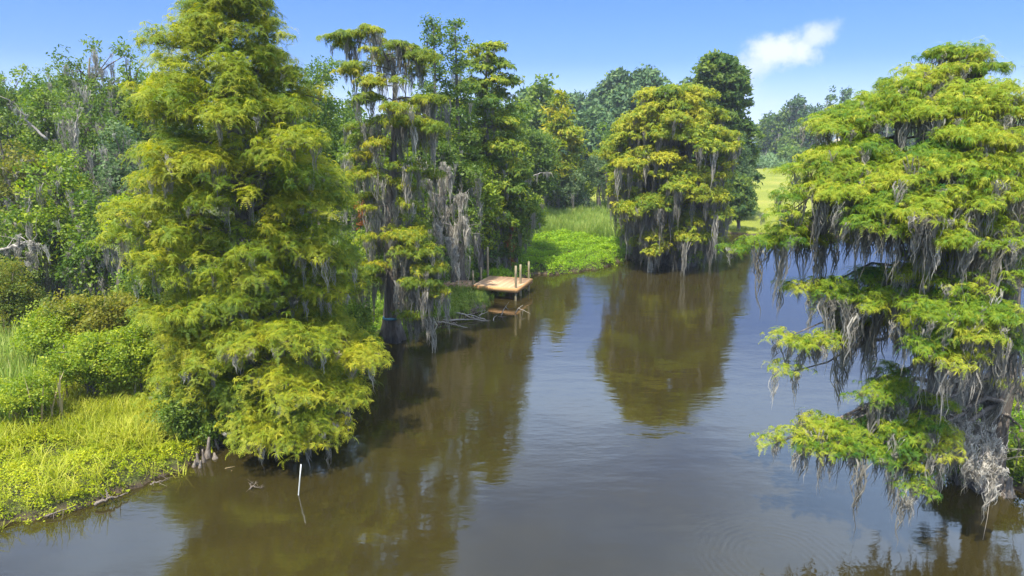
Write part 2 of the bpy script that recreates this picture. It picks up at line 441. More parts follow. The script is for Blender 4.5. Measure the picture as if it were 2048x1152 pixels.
def cypress(label, base, rows, material, trunk_r=0.35, n=60, s=0.32, cov=1.0, pad=0.75, temps=None, moss=0.0, moss_len=0.9, tint=0.6, extra=(), zmin=0.7,
            rise=0.12, droop=0.9, name='bald_cypress', cat='tree', group=None, back=1.0, sub=1.0, bark='bark', mtint=0.5, flat=0.5, bare=0.35, mtop=1.2, xw=2.6, xk=8, lump=0.12, shrink=1.0, up=0.9, buttress=1.0, fill=0):
    """conifer with tiers of limbs whose reach follows the outline rows (py, px left, px right)"""
    bx, Y = base; bx = xof(bx, Y, 0.2); B = np.array([bx, Y, -0.15])
    z, xc, r = prof(rows, Y); top = z[-1]; r = r * shrink
    rt = root(name, B, label, cat, group)
    tr, br, fo, ms = MB(), MB(), MB(), MB()
    zz = np.linspace(-0.15, top * 0.985, 16)
    cx = np.interp(zz, z, xc, left=xc[0]); wgt = np.clip((zz - 0) / max(top * 0.6, 1), 0, 1) ** 1.2; tx = bx + (cx - bx) * wgt
    ty = Y + np.cumsum(rng.normal(0, 0.05, len(zz)))
    rad = trunk_r * (1 - zz / top * 0.93) + buttress * trunk_r * 0.9 * np.exp(-np.clip(zz, 0, None) / 0.7)
    tp = np.stack([tx, ty, zz], 1)
    tube(tr, tp, np.clip(rad, 0.02, None), 14, flute=0.22 if buttress else 0, nfl=5)
    ends = []
    lz = np.linspace(max(zmin, z[0]), top * 0.985, n) + rng.normal(0, 0.25, n); lz = np.clip(lz, zmin, top * 0.985)
    az0 = rng.uniform(0, 6.28)
    for i, z1 in enumerate(lz):
        az = az0 + i * 2.39996 + rng.normal(0, 0.3)
        rr = np.interp(z1, z, r) * rng.uniform(0.72, 1.06); ox = np.interp(z1, z, xc)
        rr *= 1 + lump * math.sin(2 * az + z1 * 1.1) + lump * math.sin(3 * az - z1 * 2.3)
        if math.sin(az) > 0: rr *= back
        e_ = np.array([ox + rr * math.cos(az), Y + rr * math.sin(az), z1])
        ends.append((e_, rr, 1.0))
    for q in extra:
        e_ = at(q[0], q[1], q[2]); ends.append((e_, np.linalg.norm(e_[:2] - [bx, Y]), q[3] if len(q) > 3 else 1.0))
    cl = []; mz = lambda zz_: float(np.clip(mtop - zz_ / top, 0.12, 1))
    for ie, (e_, rr, dens) in enumerate(ends):
        zs = float(np.clip(e_[2] - rise * rr + droop * 0.35 * rr * rng.uniform(0.3, 1), 0.4, top * 0.97))
        p0 = np.array([np.interp(zs, zz, tx), np.interp(zs, zz, ty), zs])
        lp = bez(p0, e_, 0.09 * rr, 8)
        lr = max(0.02, trunk_r * 0.30 * (1 - zs / top * 0.6) * min(1, rr / 3))
        tube(br, lp, np.linspace(lr, 0.012, 8), 5)
        dr = (e_ - p0); dr[2] = 0; ln = np.linalg.norm(dr) + 1e-6; dr /= ln; sdv = np.array([-dr[1], dr[0], 0])
        k = max(2, int(sub * dens * (1.2 + rr * rr * 0.32 + rr * 0.9))) if ie < n else max(1, int(round(dens * xk)))
        base_t = tint + rng.normal(0, 0.12)
        for j in range(k):
            t = 1.0 if j == 0 else bare + (1 - bare) * rng.random() ** 0.75
            i0 = min(6, int(t * 7)); fr = t * 7 - i0; pc = lp[i0] * (1 - fr) + lp[i0 + 1] * fr
            if ie >= n and j: t = 1 - 0.24 * rng.random(); i0 = min(6, int(t * 7)); fr = t * 7 - i0; pc = lp[i0] * (1 - fr) + lp[i0 + 1] * fr
            wv = np.clip(rng.normal(0, 0.26), -.5, .5) * (rr if ie < n else min(rr, xw)) * (0.45 + 0.3 * (1 - t)) if j else 0
            c = pc + sdv * wv + np.array([0, 0, 0.12 - abs(wv) * 0.18])
            rp = pad * rng.uniform(0.6, 1.25) * min(1, 0.45 + rr * 0.25)
            c[2] = max(c[2], zmin * 0.6 + rp * 0.2)
            if ie < n:
                hw_ = max(np.interp(c[2], z, r) - rp * 0.35, 0.15); xm = np.interp(c[2], z, xc); c[0] = np.clip(c[0], xm - hw_, xm + hw_)
            cl.append((c, rp, np.clip(base_t + rng.normal(0, 0.07), 0.1, 0.95)))
            if j: tube(br, bez(pc, c, 0.02, 4), np.linspace(lr * 0.35 + 0.006, 0.006, 4), 3, cap=False)
            if moss:
                nm = rng.poisson(moss * rp * 3.2 * mz(c[2]))
                if nm:
                    q = c + np.clip(rng.normal(0, 1, (nm, 3)), -1.3, 1.3) * np.array([rp * 0.5, rp * 0.5, 0.08]) - np.array([0, 0, rp * flat * 0.3])
                    moss_at(ms, q, moss_len, 1.0, mtint)
        if moss:
            nm = rng.poisson(moss * rr * 1.8 * mz(e_[2]))
            if nm:
                tt = rng.random(nm) * 0.85; q = np.stack([np.interp(tt, np.linspace(0, 1, 8), lp[:, a_]) for a_ in range(3)], 1)
                moss_at(ms, q, moss_len, 1.0, mtint)
    if fill:
        for _ in range(fill):
            z1 = rng.uniform(max(zmin, z[0]), top * 0.95); az = rng.uniform(0, 6.28); rr = np.interp(z1, z, r) * rng.uniform(0.45, 0.97) * (1 + lump * math.sin(2 * az + z1 * 1.1) + lump * math.sin(3 * az - z1 * 2.3))
            cl.append((np.array([np.interp(z1, z, xc) + rr * math.cos(az), Y + rr * math.sin(az), z1]), pad * rng.uniform(.7, 1.2), np.clip(tint + rng.normal(-0.03, 0.1), .1, .9)))
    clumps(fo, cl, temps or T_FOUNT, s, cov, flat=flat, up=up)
    tr.build('trunk', M[bark], rt, True); br.build('branches', M[bark], rt, True); fo.build('foliage', M[material], rt)
    if ms.v: tag(ms.build('spanish_moss', M['moss'], rt), 'grey Spanish moss hanging from the limbs')
    return rt


def broadleaf(label, px, ytop, ybot, hw, Y, material='broad', s=0.42, cov=0.8, pad=0.9, nc=60, moss=0, tint=0.5, name='broadleaf_tree', cat='tree', group=None,
              temps=None, trunk_r=0.2, lean=0, airy=0.0, bark='bark', depth=1.0, moss_len=0.9, base_px=None, stems=1, flat=0.7, zlow=None, up=0.6, tall=False):
    """round headed tree or shrub; crown is an uneven ellipsoid of leaf clumps carried by limbs"""
    zt = zof(ytop, Y); zb = max(zof(ybot, Y), 0.25) if zlow is None else zlow
    cxw = xof(px, Y, (zt + zb) / 2); rx = hw / F * (Y * CP + (H - (zt + zb) / 2) * SP); rz = (zt - zb) / 2; cz = (zt + zb) / 2
    bxw = xof(base_px if base_px is not None else px, Y, 0.2); B = np.array([bxw, Y, -0.1])
    rt = root(name, B, label, cat, group); tr, fo, ms = MB(), MB(), MB()
    pd = min(pad, rx * 0.55, rz * 0.7)
    d = rng.normal(0, 1, (nc, 3)); d /= np.linalg.norm(d, axis=1)[:, None]
    ph = rng.uniform(0, 6, 3)
    lump = 1 + 0.20 * np.sin(3 * d[:, 0] + ph[0]) * np.cos(3 * d[:, 2] + ph[1]) + 0.12 * np.sin(5 * d[:, 1] + ph[2])
    rad = (rng.uniform(0.55, 1.0, nc) if not airy else rng.uniform(0.3, 1.05, nc)) * lump
    c = np.array([cxw, Y, cz]) + d * rad[:, None] * np.array([rx - pd * 0.5, (rx - pd * 0.5) * depth, rz - pd * 0.4])
    c[:, 2] = np.maximum(c[:, 2], pd * 0.45)
    for st in range(stems):
        o = np.array([rng.normal(0, 0.25) * (stems > 1), rng.normal(0, 0.2) * (stems > 1), 0]); topp = np.array([cxw + (rng.normal(0, rx * 0.3) if stems > 1 else 0), Y, cz + rz * 0.55]) + o
        tube(tr, bez(B + o, topp, 0, 8, 0.03), np.linspace(trunk_r, trunk_r * 0.25, 8), 8)
    for k in range(nc):
        zs = np.clip(c[k, 2] - rx * rng.uniform(0.25, 0.8), 0.15 if zb < 1 else zb * 0.6, zt * 0.8); t = np.clip(zs / max(cz + rz * .55, .1), 0, 1)
        p0 = np.array([bxw + (cxw - bxw) * t, Y, zs])
        if k % (2 if Y < 60 else 4) == 0: tube(tr, bez(p0, c[k], 0.05 * rx, 5), np.linspace(trunk_r * 0.3, 0.012, 5), 4, cap=False)
    for k in range(nc):
        rp = pd * rng.uniform(0.6, 1.2)
        clump(fo, c[k], rp, temps or T_LEAF, s, cov, np.clip(tint + rng.normal(0, 0.13), .05, .95), flat=flat, up=up, low=-0.45)
        if moss:
            nm = rng.poisson(moss * rp * 2.5)
            if nm: moss_at(ms, c[k] + rng.normal(0, 1, (nm, 3)) * np.array([rp * .6, rp * .6, .1]) - np.array([0, 0, rp * .3]), moss_len)
    tr.build('trunk', M[bark], rt, True); fo.build('foliage', M[material], rt)
    if ms.v: tag(ms.build('spanish_moss', M['moss'], rt), 'grey Spanish moss hanging from the limbs')
    return rt


# ------------------------------------------------------------------ terrain and water
shoreA = [(-2500, 1700), (-700, 1330), (-300, 1160), (0, 1068), (60, 1048), (110, 1030), (160, 1017), (205, 1000), (255, 988), (300, 972), (345, 962), (378, 940), (392, 918), (425, 902), (470, 885), (540, 868),
          (610, 845), (680, 800), (725, 745), (758, 704), (772, 684), (800, 668), (850, 655), (900, 648), (945, 634), (975, 615), (985, 592), (1010, 572), (1045, 560), (1072, 551),
          (1110, 549), (1150, 545), (1190, 540), (1232, 530), (1256, 519), (1285, 519), (1320, 527), (1370, 527), (1400, 518), (1408, 500), (1392, 484), (1385, 473), (1410, 467), (1450, 466), (1500, 471),
          (1560, 469), (1640, 474), (1760, 476), (1900, 482), (2048, 484), (2600, 500), (4000, 520)]
A = [ground(*p)[:2] for p in shoreA]; A += [(900, 60), (900, 395), (60, 395), (-900, 420), (-1500, 200), (-400, 0)]
Bp = [ground(*p)[:2] for p in ((1868, 905), (1872, 945), (1905, 962), (1950, 978), (2000, 988), (2048, 996), (2300, 1040), (3000, 1100), (3200, 900), (2500, 800), (2150, 770), (2000, 790), (1900, 845))]
Cp = [(-5000, 770), (-600, 760), (300, 745), (900, 780), (5000, 760), (5000, 6000), (-5000, 6000)]


def sdist(x, y, poly):
    poly = np.asarray(poly, float); d = np.full(x.shape, 1e18); ins = np.zeros(x.shape, bool)
    for i in range(len(poly)):
        a, b = poly[i], poly[(i + 1) % len(poly)]; e_ = b - a; wx, wy = x - a[0], y - a[1]
        t = np.clip((wx * e_[0] + wy * e_[1]) / (e_ @ e_ + 1e-12), 0, 1); d = np.minimum(d, (wx - e_[0] * t) ** 2 + (wy - e_[1] * t) ** 2)
        c = ((a[1] <= y) & (b[1] > y)) | ((b[1] <= y) & (a[1] > y))
        if abs(e_[1]) > 1e-12: ins ^= c & (x < a[0] + (y - a[1]) / e_[1] * e_[0])
    return np.where(ins, np.sqrt(d), -np.sqrt(d))


def wob2(x, y):
    return 0.16 * np.sin(x * 3.1 + 1.3 * np.sin(y * 1.7)) + 0.12 * np.sin(y * 4.3 + 1.1 * np.sin(x * 2.9)) + 0.07 * np.sin(x * 9.1 + y * 7.3)


def land(x, y):
    x = np.asarray(x, float); y = np.asarray(y, float)
    s = np.maximum(np.maximum(sdist(x, y, A), sdist(x, y, Bp)), sdist(x, y, Cp)) + wob2(x, y) * 0.9
    return s


def height(x, y):
    s = land(x, y); st = np.clip((s + 0.25) / 0.7, 0, 1); st = st * st * (3 - 2 * st)
    return -0.7 + 0.95 * st + np.clip(s, 0, 40) * 0.012 + 0.05 * np.sin(x * 0.9) * np.sin(y * 0.8) * (s > 0)


def axis(lo, hi, step, a, b, g=1.13):
    v = list(np.arange(lo, hi, step)); s = step; x = v[-1]
    while x < b: s *= g; x += s; v.append(x)
    s = step; x = v[0]; pre = []
    while x > a: s *= g; x -= s; pre.append(x)
    return np.array(pre[::-1] + v)


gx = axis(-26, 30, 0.22, -5000, 5000); gy = axis(12, 74, 0.22, -60, 6000)
X, Yg = np.meshgrid(gx, gy); Z = height(X, Yg)
lawn_poly = [ground(*p)[:2] for p in ((1120, 470), (1140, 440), (1290, 420), (1385, 470), (1640, 474), (2048, 484), (2600, 500), (4000, 520))] + [(300, 150), (120, 175), (60, 165), (-30, 160), (0, 110)]
lz = np.clip(sdist(X, Yg, lawn_poly) / 0.8 + 0.5, 0, 1)
mb = MB(); ny, nx = X.shape; i = (np.arange(ny - 1)[:, None] * nx + np.arange(nx - 1)[None, :])
f = np.concatenate([np.stack([i, i + 1, i + nx + 1], -1).reshape(-1, 3), np.stack([i, i + nx + 1, i + nx], -1).reshape(-1, 3)])
mb.add(np.stack([X, Yg, Z], -1), f, lz.ravel())


def gmat(t, out):
    p = t.nodes.new('ShaderNodeBsdfPrincipled'); p.inputs['Roughness'].default_value = 0.9; p.inputs['Specular IOR Level'].default_value = 0.15
    soil = ramp(t, noise(t, 1.3, 8, 0.65), G((0.3, (0.022, 0.022, 0.010)), (0.5, (0.055, 0.060, 0.018)), (0.72, (0.10, 0.115, 0.025))))
    lawn = ramp(t, noise(t, 0.12, 8, 0.6), G((0.3, (0.135, 0.160, 0.020)), (0.52, (0.190, 0.210, 0.026)), (0.72, (0.260, 0.240, 0.050))))
    lf = ramp(t, noise(t, 2.5, 6, 0.7), G((0.3, (0.72, 0.72, 0.72)), (0.7, (1.15, 1.15, 1.1))))
    mm = t.nodes.new('ShaderNodeMix'); mm.data_type = 'RGBA'; mm.blend_type = 'MULTIPLY'; mm.inputs[0].default_value = 1; t.links.new(lawn, mm.inputs[6]); t.links.new(lf, mm.inputs[7])
    a = t.nodes.new('ShaderNodeAttribute'); a.attribute_name = 'tint'
    x = t.nodes.new('ShaderNodeMix'); x.data_type = 'RGBA'; t.links.new(a.outputs['Fac'], x.inputs[0]); t.links.new(soil, x.inputs[6]); t.links.new(mm.outputs[2], x.inputs[7])
    # mud near the water line
    g = t.nodes.new('ShaderNodeNewGeometry'); sp = t.nodes.new('ShaderNodeSeparateXYZ'); t.links.new(g.outputs['Position'], sp.inputs[0])
    k = mrange(sp.outputs[2], 0.06, 0.22, tree=t)
    y = t.nodes.new('ShaderNodeMix'); y.data_type = 'RGBA'; t.links.new(k, y.inputs[0]); y.inputs[6].default_value = (0.075, 0.055, 0.035, 1); t.links.new(x.outputs[2], y.inputs[7])
    t.links.new(y.outputs[2], p.inputs['Base Color'])
    bp = t.nodes.new('ShaderNodeBump'); bp.inputs['Strength'].default_value = 0.8; bp.inputs['Distance'].default_value = 0.15; t.links.new(noise(t, 5, 6, 0.7), bp.inputs['Height']); t.links.new(bp.outputs[0], p.inputs['Normal'])
    t.links.new(p.outputs[0], out.inputs[0])


tag(mb.build('ground', mat('ground_soil_and_lawn', gmat), smooth=True), kind='structure')


RING = ground(1555, 1120)


def wmat(t, out):
    p = t.nodes.new('ShaderNodeBsdfPrincipled'); p.inputs['Roughness'].default_value = 0.035; p.inputs['IOR'].default_value = 1.65
    p.inputs['Base Color'].default_value = (0.080, 0.056, 0.016, 1)
    c = ramp(t, noise(t, 0.25, 5, 0.6), G((0.3, (0.019, 0.0150, 0.0042)), (0.7, (0.028, 0.0222, 0.0058)))); t.links.new(c, p.inputs['Base Color'])
    n1 = noise(t, 0.55, 3, 0.55, stretch=(0.8, 1.6, 1)); n2 = noise(t, 3.2, 4, 0.6, stretch=(0.7, 1.7, 1)); n3 = noise(t, 0.14, 3, 0.5)
    # patches of breeze roughen parts of the surface
    br = mrange(n3, 0.42, 0.62, 0.25, 1.0, tree=t)
    h = m('ADD', m('MULTIPLY', n1, 0.030, tree=t), m('MULTIPLY', m('MULTIPLY', n2, br, tree=t), 0.011, tree=t), tree=t)
    g = t.nodes.new('ShaderNodeNewGeometry'); s = t.nodes.new('ShaderNodeVectorMath'); s.operation = 'DISTANCE'; t.links.new(g.outputs['Position'], s.inputs[0]); s.inputs[1].default_value = tuple(RING)
    dd = s.outputs['Value']; wv = m('SINE', m('MULTIPLY', m('ADD', dd, m('MULTIPLY', n1, 0.5, tree=t), tree=t), 34.0, tree=t), tree=t)
    en = m('MULTIPLY', mrange(dd, 0.3, 0.9, tree=t), mrange(dd, 1.3, 2.6, 1, 0, tree=t), tree=t)
    h = m('ADD', h, m('MULTIPLY', m('MULTIPLY', wv, m('MULTIPLY', en, mrange(n2, 0.35, 0.6, tree=t), tree=t), tree=t), 0.0020, tree=t), tree=t)
    bp = t.nodes.new('ShaderNodeBump'); bp.inputs['Strength'].default_value = 1.0; bp.inputs['Distance'].default_value = 0.5; t.links.new(h, bp.inputs['Height']); t.links.new(bp.outputs[0], p.inputs['Normal'])
    t.links.new(p.outputs[0], out.inputs[0])


mb = MB(); mb.add([(-5000, -300, 0), (5000, -300, 0), (5000, 6000, 0), (-5000, 6000, 0)], [(0, 1, 2), (0, 2, 3)])
tag(mb.build('water', mat('brown_creek_water', wmat)), kind='structure')
M['knee'] = solid('knee_bark', G((0.25, (0.09, 0.07, 0.05)), (0.55, (0.20, 0.165, 0.13)), (0.8, (0.34, 0.30, 0.25))), 9, 0.9, 0.7, 30, 0.1, (2, 2, 0.6))

# ------------------------------------------------------------------ the trees that make the picture
giant_rows = [(-110, 450, 505), (-60, 405, 530), (0, 378, 535), (60, 350, 552), (130, 292, 610), (200, 252, 640), (270, 236, 684), (340, 235, 702), (420, 250, 712), (500, 268, 715),
              (580, 285, 740), (660, 305, 760), (730, 310, 755), (800, 345, 725)]
cypress('tall bright bald cypress with feathery branches reaching down to the water, left of the dock', (500, 22.6), giant_rows, 'cyp', 0.42, n=120, s=0.27, cov=1.05, pad=0.60, fill=460, flat=0.75, rise=0.3, lump=0.10, shrink=0.93,
        moss=0.85, mtop=1.05, moss_len=0.6, tint=0.62, extra=[(520, 880, 18.6, 1.3), (585, 895, 18.3, 1.5), (640, 850, 18.8, 1.5), (600, 800, 18.4, 1.6), (560, 770, 18.6, 1.2), (690, 800, 19.8, 1.3), (730, 720, 20.6, 1.2),
                                                    (460, 700, 19, 1), (400, 640, 19.2, 1), (560, 690, 18.8, 1), (640, 700, 19.2, 1), (480, 850, 19.0, 1.0), (645, 880, 18.8, 1.2), (350, 690, 20.0, 1.0), (330, 760, 20.3, 0.9), (420, 740, 19.2, 1.0), (500, 700, 18.9, 1.0)], sub=1.25, temps=T_FEATH + T_FOUNT[:4])

cypress('gaunt bald cypress draped in long grey moss with a blue band painted on its trunk', (783, 31.5), [(52, 745, 765), (75, 670, 795), (110, 690, 850), (135, 700, 870), (170, 730, 850), (215, 690, 880), (300, 690, 885), (400, 705, 860), (500, 725, 840), (545, 740, 840)],
        'cyp_gold', 0.34, n=58, s=0.32, cov=1.05, pad=0.68, moss=1.3, mtop=1.08, moss_len=1.5, tint=0.6, mtint=0.45, sub=0.85, bare=0.45, flat=0.38, rise=0.05, droop=0.3,
        extra=[(668, 80, 31, .7), (700, 75, 31.5, .7), (750, 66, 31, .9), (850, 122, 31, .9), (800, 95, 31, .8), (868, 205, 31, 0.8), (700, 148, 30.5, .8), (735, 170, 30, .8), (830, 250, 30, .6), (870, 262, 30, .6),
               (820, 480, 29.4, 1.1), (850, 510, 29.2, 1.5), (868, 545, 29.2, 1.4), (872, 590, 29.4, 0.8), (850, 570, 29, 1.1), (720, 555, 29.4, 1.0), (840, 630, 29.4, 0.7), (690, 575, 29.5, 0.7)])
mb = MB(); px_, py_ = 783, 634; q = at(px_, py_, 31.5); 
bt = MB(); th = np.linspace(0, 2 * np.pi, 17)
GT = bpy.data.objects['bald_cypress.001'] if 'bald_cypress.001' in bpy.data.objects else None
tube(bt, [[xof(783, 31.5, 1.15), 31.5, 1.12], [xof(783, 31.5, 1.15), 31.5, 1.22]], [0.42, 0.41], 14)
M['blue'] = solid('faded_blue_paint', G((0.3, (0.05, 0.17, 0.26)), (0.7, (0.12, 0.28, 0.38))), 9, 0.7, 0.2)
tag(bt.build('painted_band', M['blue'], GT), 'blue band painted round the trunk')

cypress('broad round bald cypress rising from the water beyond the dock, hung with moss curtains', (1358, 51), [(172, 1335, 1385), (190, 1285, 1420), (230, 1248, 1440), (300, 1226, 1452), (360, 1216, 1458), (400, 1222, 1460), (440, 1240, 1450), (480, 1265, 1430), (510, 1290, 1400)],
        'cyp', 0.75, shrink=1.06, n=120, s=0.38, cov=1.0, pad=0.80, fill=150, flat=0.6, moss=1.5, mtop=0.95, moss_len=1.6, tint=0.62, mtint=0.35, sub=1.0, bare=0.4, temps=T_MID + T_FOUNT[:3], zmin=1.0,
        extra=[(1300, 480, 47, 1), (1390, 450, 47, 1), (1370, 480, 46.5, 1.2), (1440, 400, 47, 1.2), (1310, 505, 46.8, 1.0), (1270, 440, 47, .8)])

right_rows = [(112, 1925, 1945), (135, 1905, 1965), (165, 1920, 1950), (190, 1900, 1980), (215, 1850, 2060), (240, 1860, 2130), (300, 1900, 2200), (350, 1800, 2260), (430, 1760, 2300), (500, 1790, 2300),
              (560, 1800, 2280), (640, 1820, 2250), (720, 1840, 2230), (790, 1850, 2200), (850, 1860, 2150)]
RX = [(1888, 120, 17.6, .4), (1925, 114, 17.4, .5), (1950, 122, 17.4, .5), (1975, 148, 17.4, .4), (1900, 150, 17.2, .4), (1835, 172, 17, .5), (1862, 166, 17.2, .4),
      (1640, 262, 17.4, 0.8), (1680, 268, 17.2, 0.7), (1685, 240, 17.6, 1.0), (1740, 212, 17.8, 1), (1745, 250, 16.8, .8), (1800, 205, 17, 1), (1800, 240, 16.6, .8), (1860, 235, 16, 1.1), (1930, 225, 15.8, 1.1), (1990, 205, 15.8, 1), (2040, 240, 15.6, 1), (1900, 280, 15.4, 1), (1980, 290, 15.2, 1),
      (1565, 350, 16.8, 0.8), (1600, 340, 17.0, 1.1), (1650, 345, 16.6, 1.1), (1700, 352, 16.4, 1.1), (1570, 400, 16.6, 0.7), (1620, 385, 16.2, 1.1), (1562, 435, 16.4, 0.35), (1660, 400, 15.8, 1.2),
      (1710, 400, 15.4, 1.2), (1700, 450, 15.2, 1), (1760, 430, 14.9, 1.3), (1750, 380, 15.4, 1.2), (1790, 470, 14.6, 1.3), (1840, 440, 14.2, 1.4), (1810, 370, 15.0, 1.2), (1880, 390, 14.6, 1.2), (1890, 350, 14.8, 1.2), (1960, 420, 14.4, 1.3), (1960, 360, 14.8, 1.2), (2020, 400, 14.8, 1.2), (2040, 340, 15, 1.1), (1850, 320, 15.4, 1),
      (1472, 508, 16.6, 0.6), (1500, 500, 16.7, 0.7), (1530, 490, 16.8, 0.6), (1560, 482, 17.2, 0.4), (1610, 485, 17.0, 0.35), (1650, 490, 16.8, 0.35),
      (1595, 582, 16.6, 0.5), (1640, 592, 16.2, 0.7), (1690, 600, 15.8, 0.7), (1740, 615, 15.4, 0.9), (1562, 680, 16.4, 0.45), (1600, 695, 16.2, 0.6), (1650, 690, 16.0, 0.4), (1577, 745, 16.3, 0.12),
      (1800, 560, 15.2, 0.9), (1870, 640, 13.9, 1.2), (1930, 680, 13.7, 1.3), (1850, 710, 13.9, 1.2), (1890, 730, 13.8, 1.0), (1960, 640, 13.8, 1.2), (1990, 700, 14.2, 1.2), (1900, 580, 14.4, 1.2), (1820, 650, 14.4, 0.9), (2010, 560, 14.2, 1.0), (1985, 500, 14.2, 1.1), (1900, 490, 14.2, 1.0),
      (1540, 888, 15.9, 0.3), (1575, 875, 15.8, 0.5), (1610, 895, 15.6, .5), (1650, 905, 15.5, 0.6), (1690, 885, 15.5, 0.5), (1710, 800, 15.7, 0.6), (1750, 790, 15.5, 0.5), (1780, 920, 14.8, 0.7), (1830, 940, 14.5, 0.6), (1830, 985, 14.3, 0.2),
      (1770, 860, 15.2, 0.7), (1830, 880, 14.7, 0.8), (1740, 915, 15.0, .5)]
cypress('spreading bald cypress on the right bank with long curtains of grey moss over the water', (1968, 17.7), right_rows, 'cyp_fresh', 0.36, buttress=0.55, n=30, s=0.18, cov=1.0, pad=0.48, xw=2.2, xk=9, moss=2.0, mtop=1.35, moss_len=0.95, tint=0.62,
        mtint=0.42, sub=0.65, bare=0.5, flat=0.45, extra=RX, temps=T_DROOP + T_FEATH, rise=0.0, droop=0.45, zmin=1.6, up=1.0)

cypress('tall soft green cypress right behind the twin dark tops, left of the sky gap', (1005, 47), [(82, 945, 1000), (110, 930, 1022), (160, 915, 1030), (220, 900, 1040), (300, 890, 1058), (380, 890, 1060), (460, 900, 1040)],
        'cyp', 0.4, n=74, s=0.42, cov=1.0, pad=0.8, tint=0.42, temps=T_MID, sub=1.0, moss=0.25, fill=20)
cypress('small golden pyramid cypress with stacked tiers, beyond the dock', (1122, 75), [(184, 1116, 1128), (215, 1098, 1148), (250, 1085, 1150), (272, 1070, 1176), (320, 1060, 1165), (360, 1068, 1150), (410, 1090, 1135)],
        'cyp_gold', 0.4, n=60, s=0.6, cov=1.0, pad=0.85, tint=0.68, temps=T_FAR + T_MID, sub=0.9)
cypress('tall narrow dark green cypress standing on the lawn behind the broad round one', (1438, 76), [(113, 1420, 1460), (135, 1400, 1478), (170, 1392, 1490), (200, 1396, 1484), (240, 1385, 1494), (300, 1390, 1502), (360, 1395, 1508), (420, 1400, 1500), (452, 1420, 1490)],
        'cyp_dark', 0.5, n=110, s=0.6, cov=1.1, pad=1.0, tint=0.62, temps=T_MID + T_FAR, sub=1.1, flat=0.45, fill=25)
for lab, cx_, yt, Y_ in (('left one of two tall dark columns of leaves above the forest edge', 868, 40, 41.5), ('right one of two tall dark columns of leaves above the forest edge', 911, 43, 42.5)):
    rows = [(yt, cx_ - 14, cx_ + 12), (yt + 30, cx_ - 22, cx_ + 20), (yt + 70, cx_ - 20, cx_ + 24), (yt + 100, cx_ - 15, cx_ + 20), (yt + 140, cx_ - 26, cx_ + 32), (yt + 220, cx_ - 30, cx_ + 40), (yt + 330, cx_ - 34, cx_ + 46), (yt + 430, cx_ - 26, cx_ + 40)]
    cypress(lab, (cx_ + 8, Y_), rows, 'broad_dark', 0.3, n=70, s=0.42, cov=1.0, pad=0.66, temps=T_LEAF, tint=0.6, moss=0.12, moss_len=1.0, name='sweetgum', sub=1.0, flat=0.8, group='twin dark tree tops')


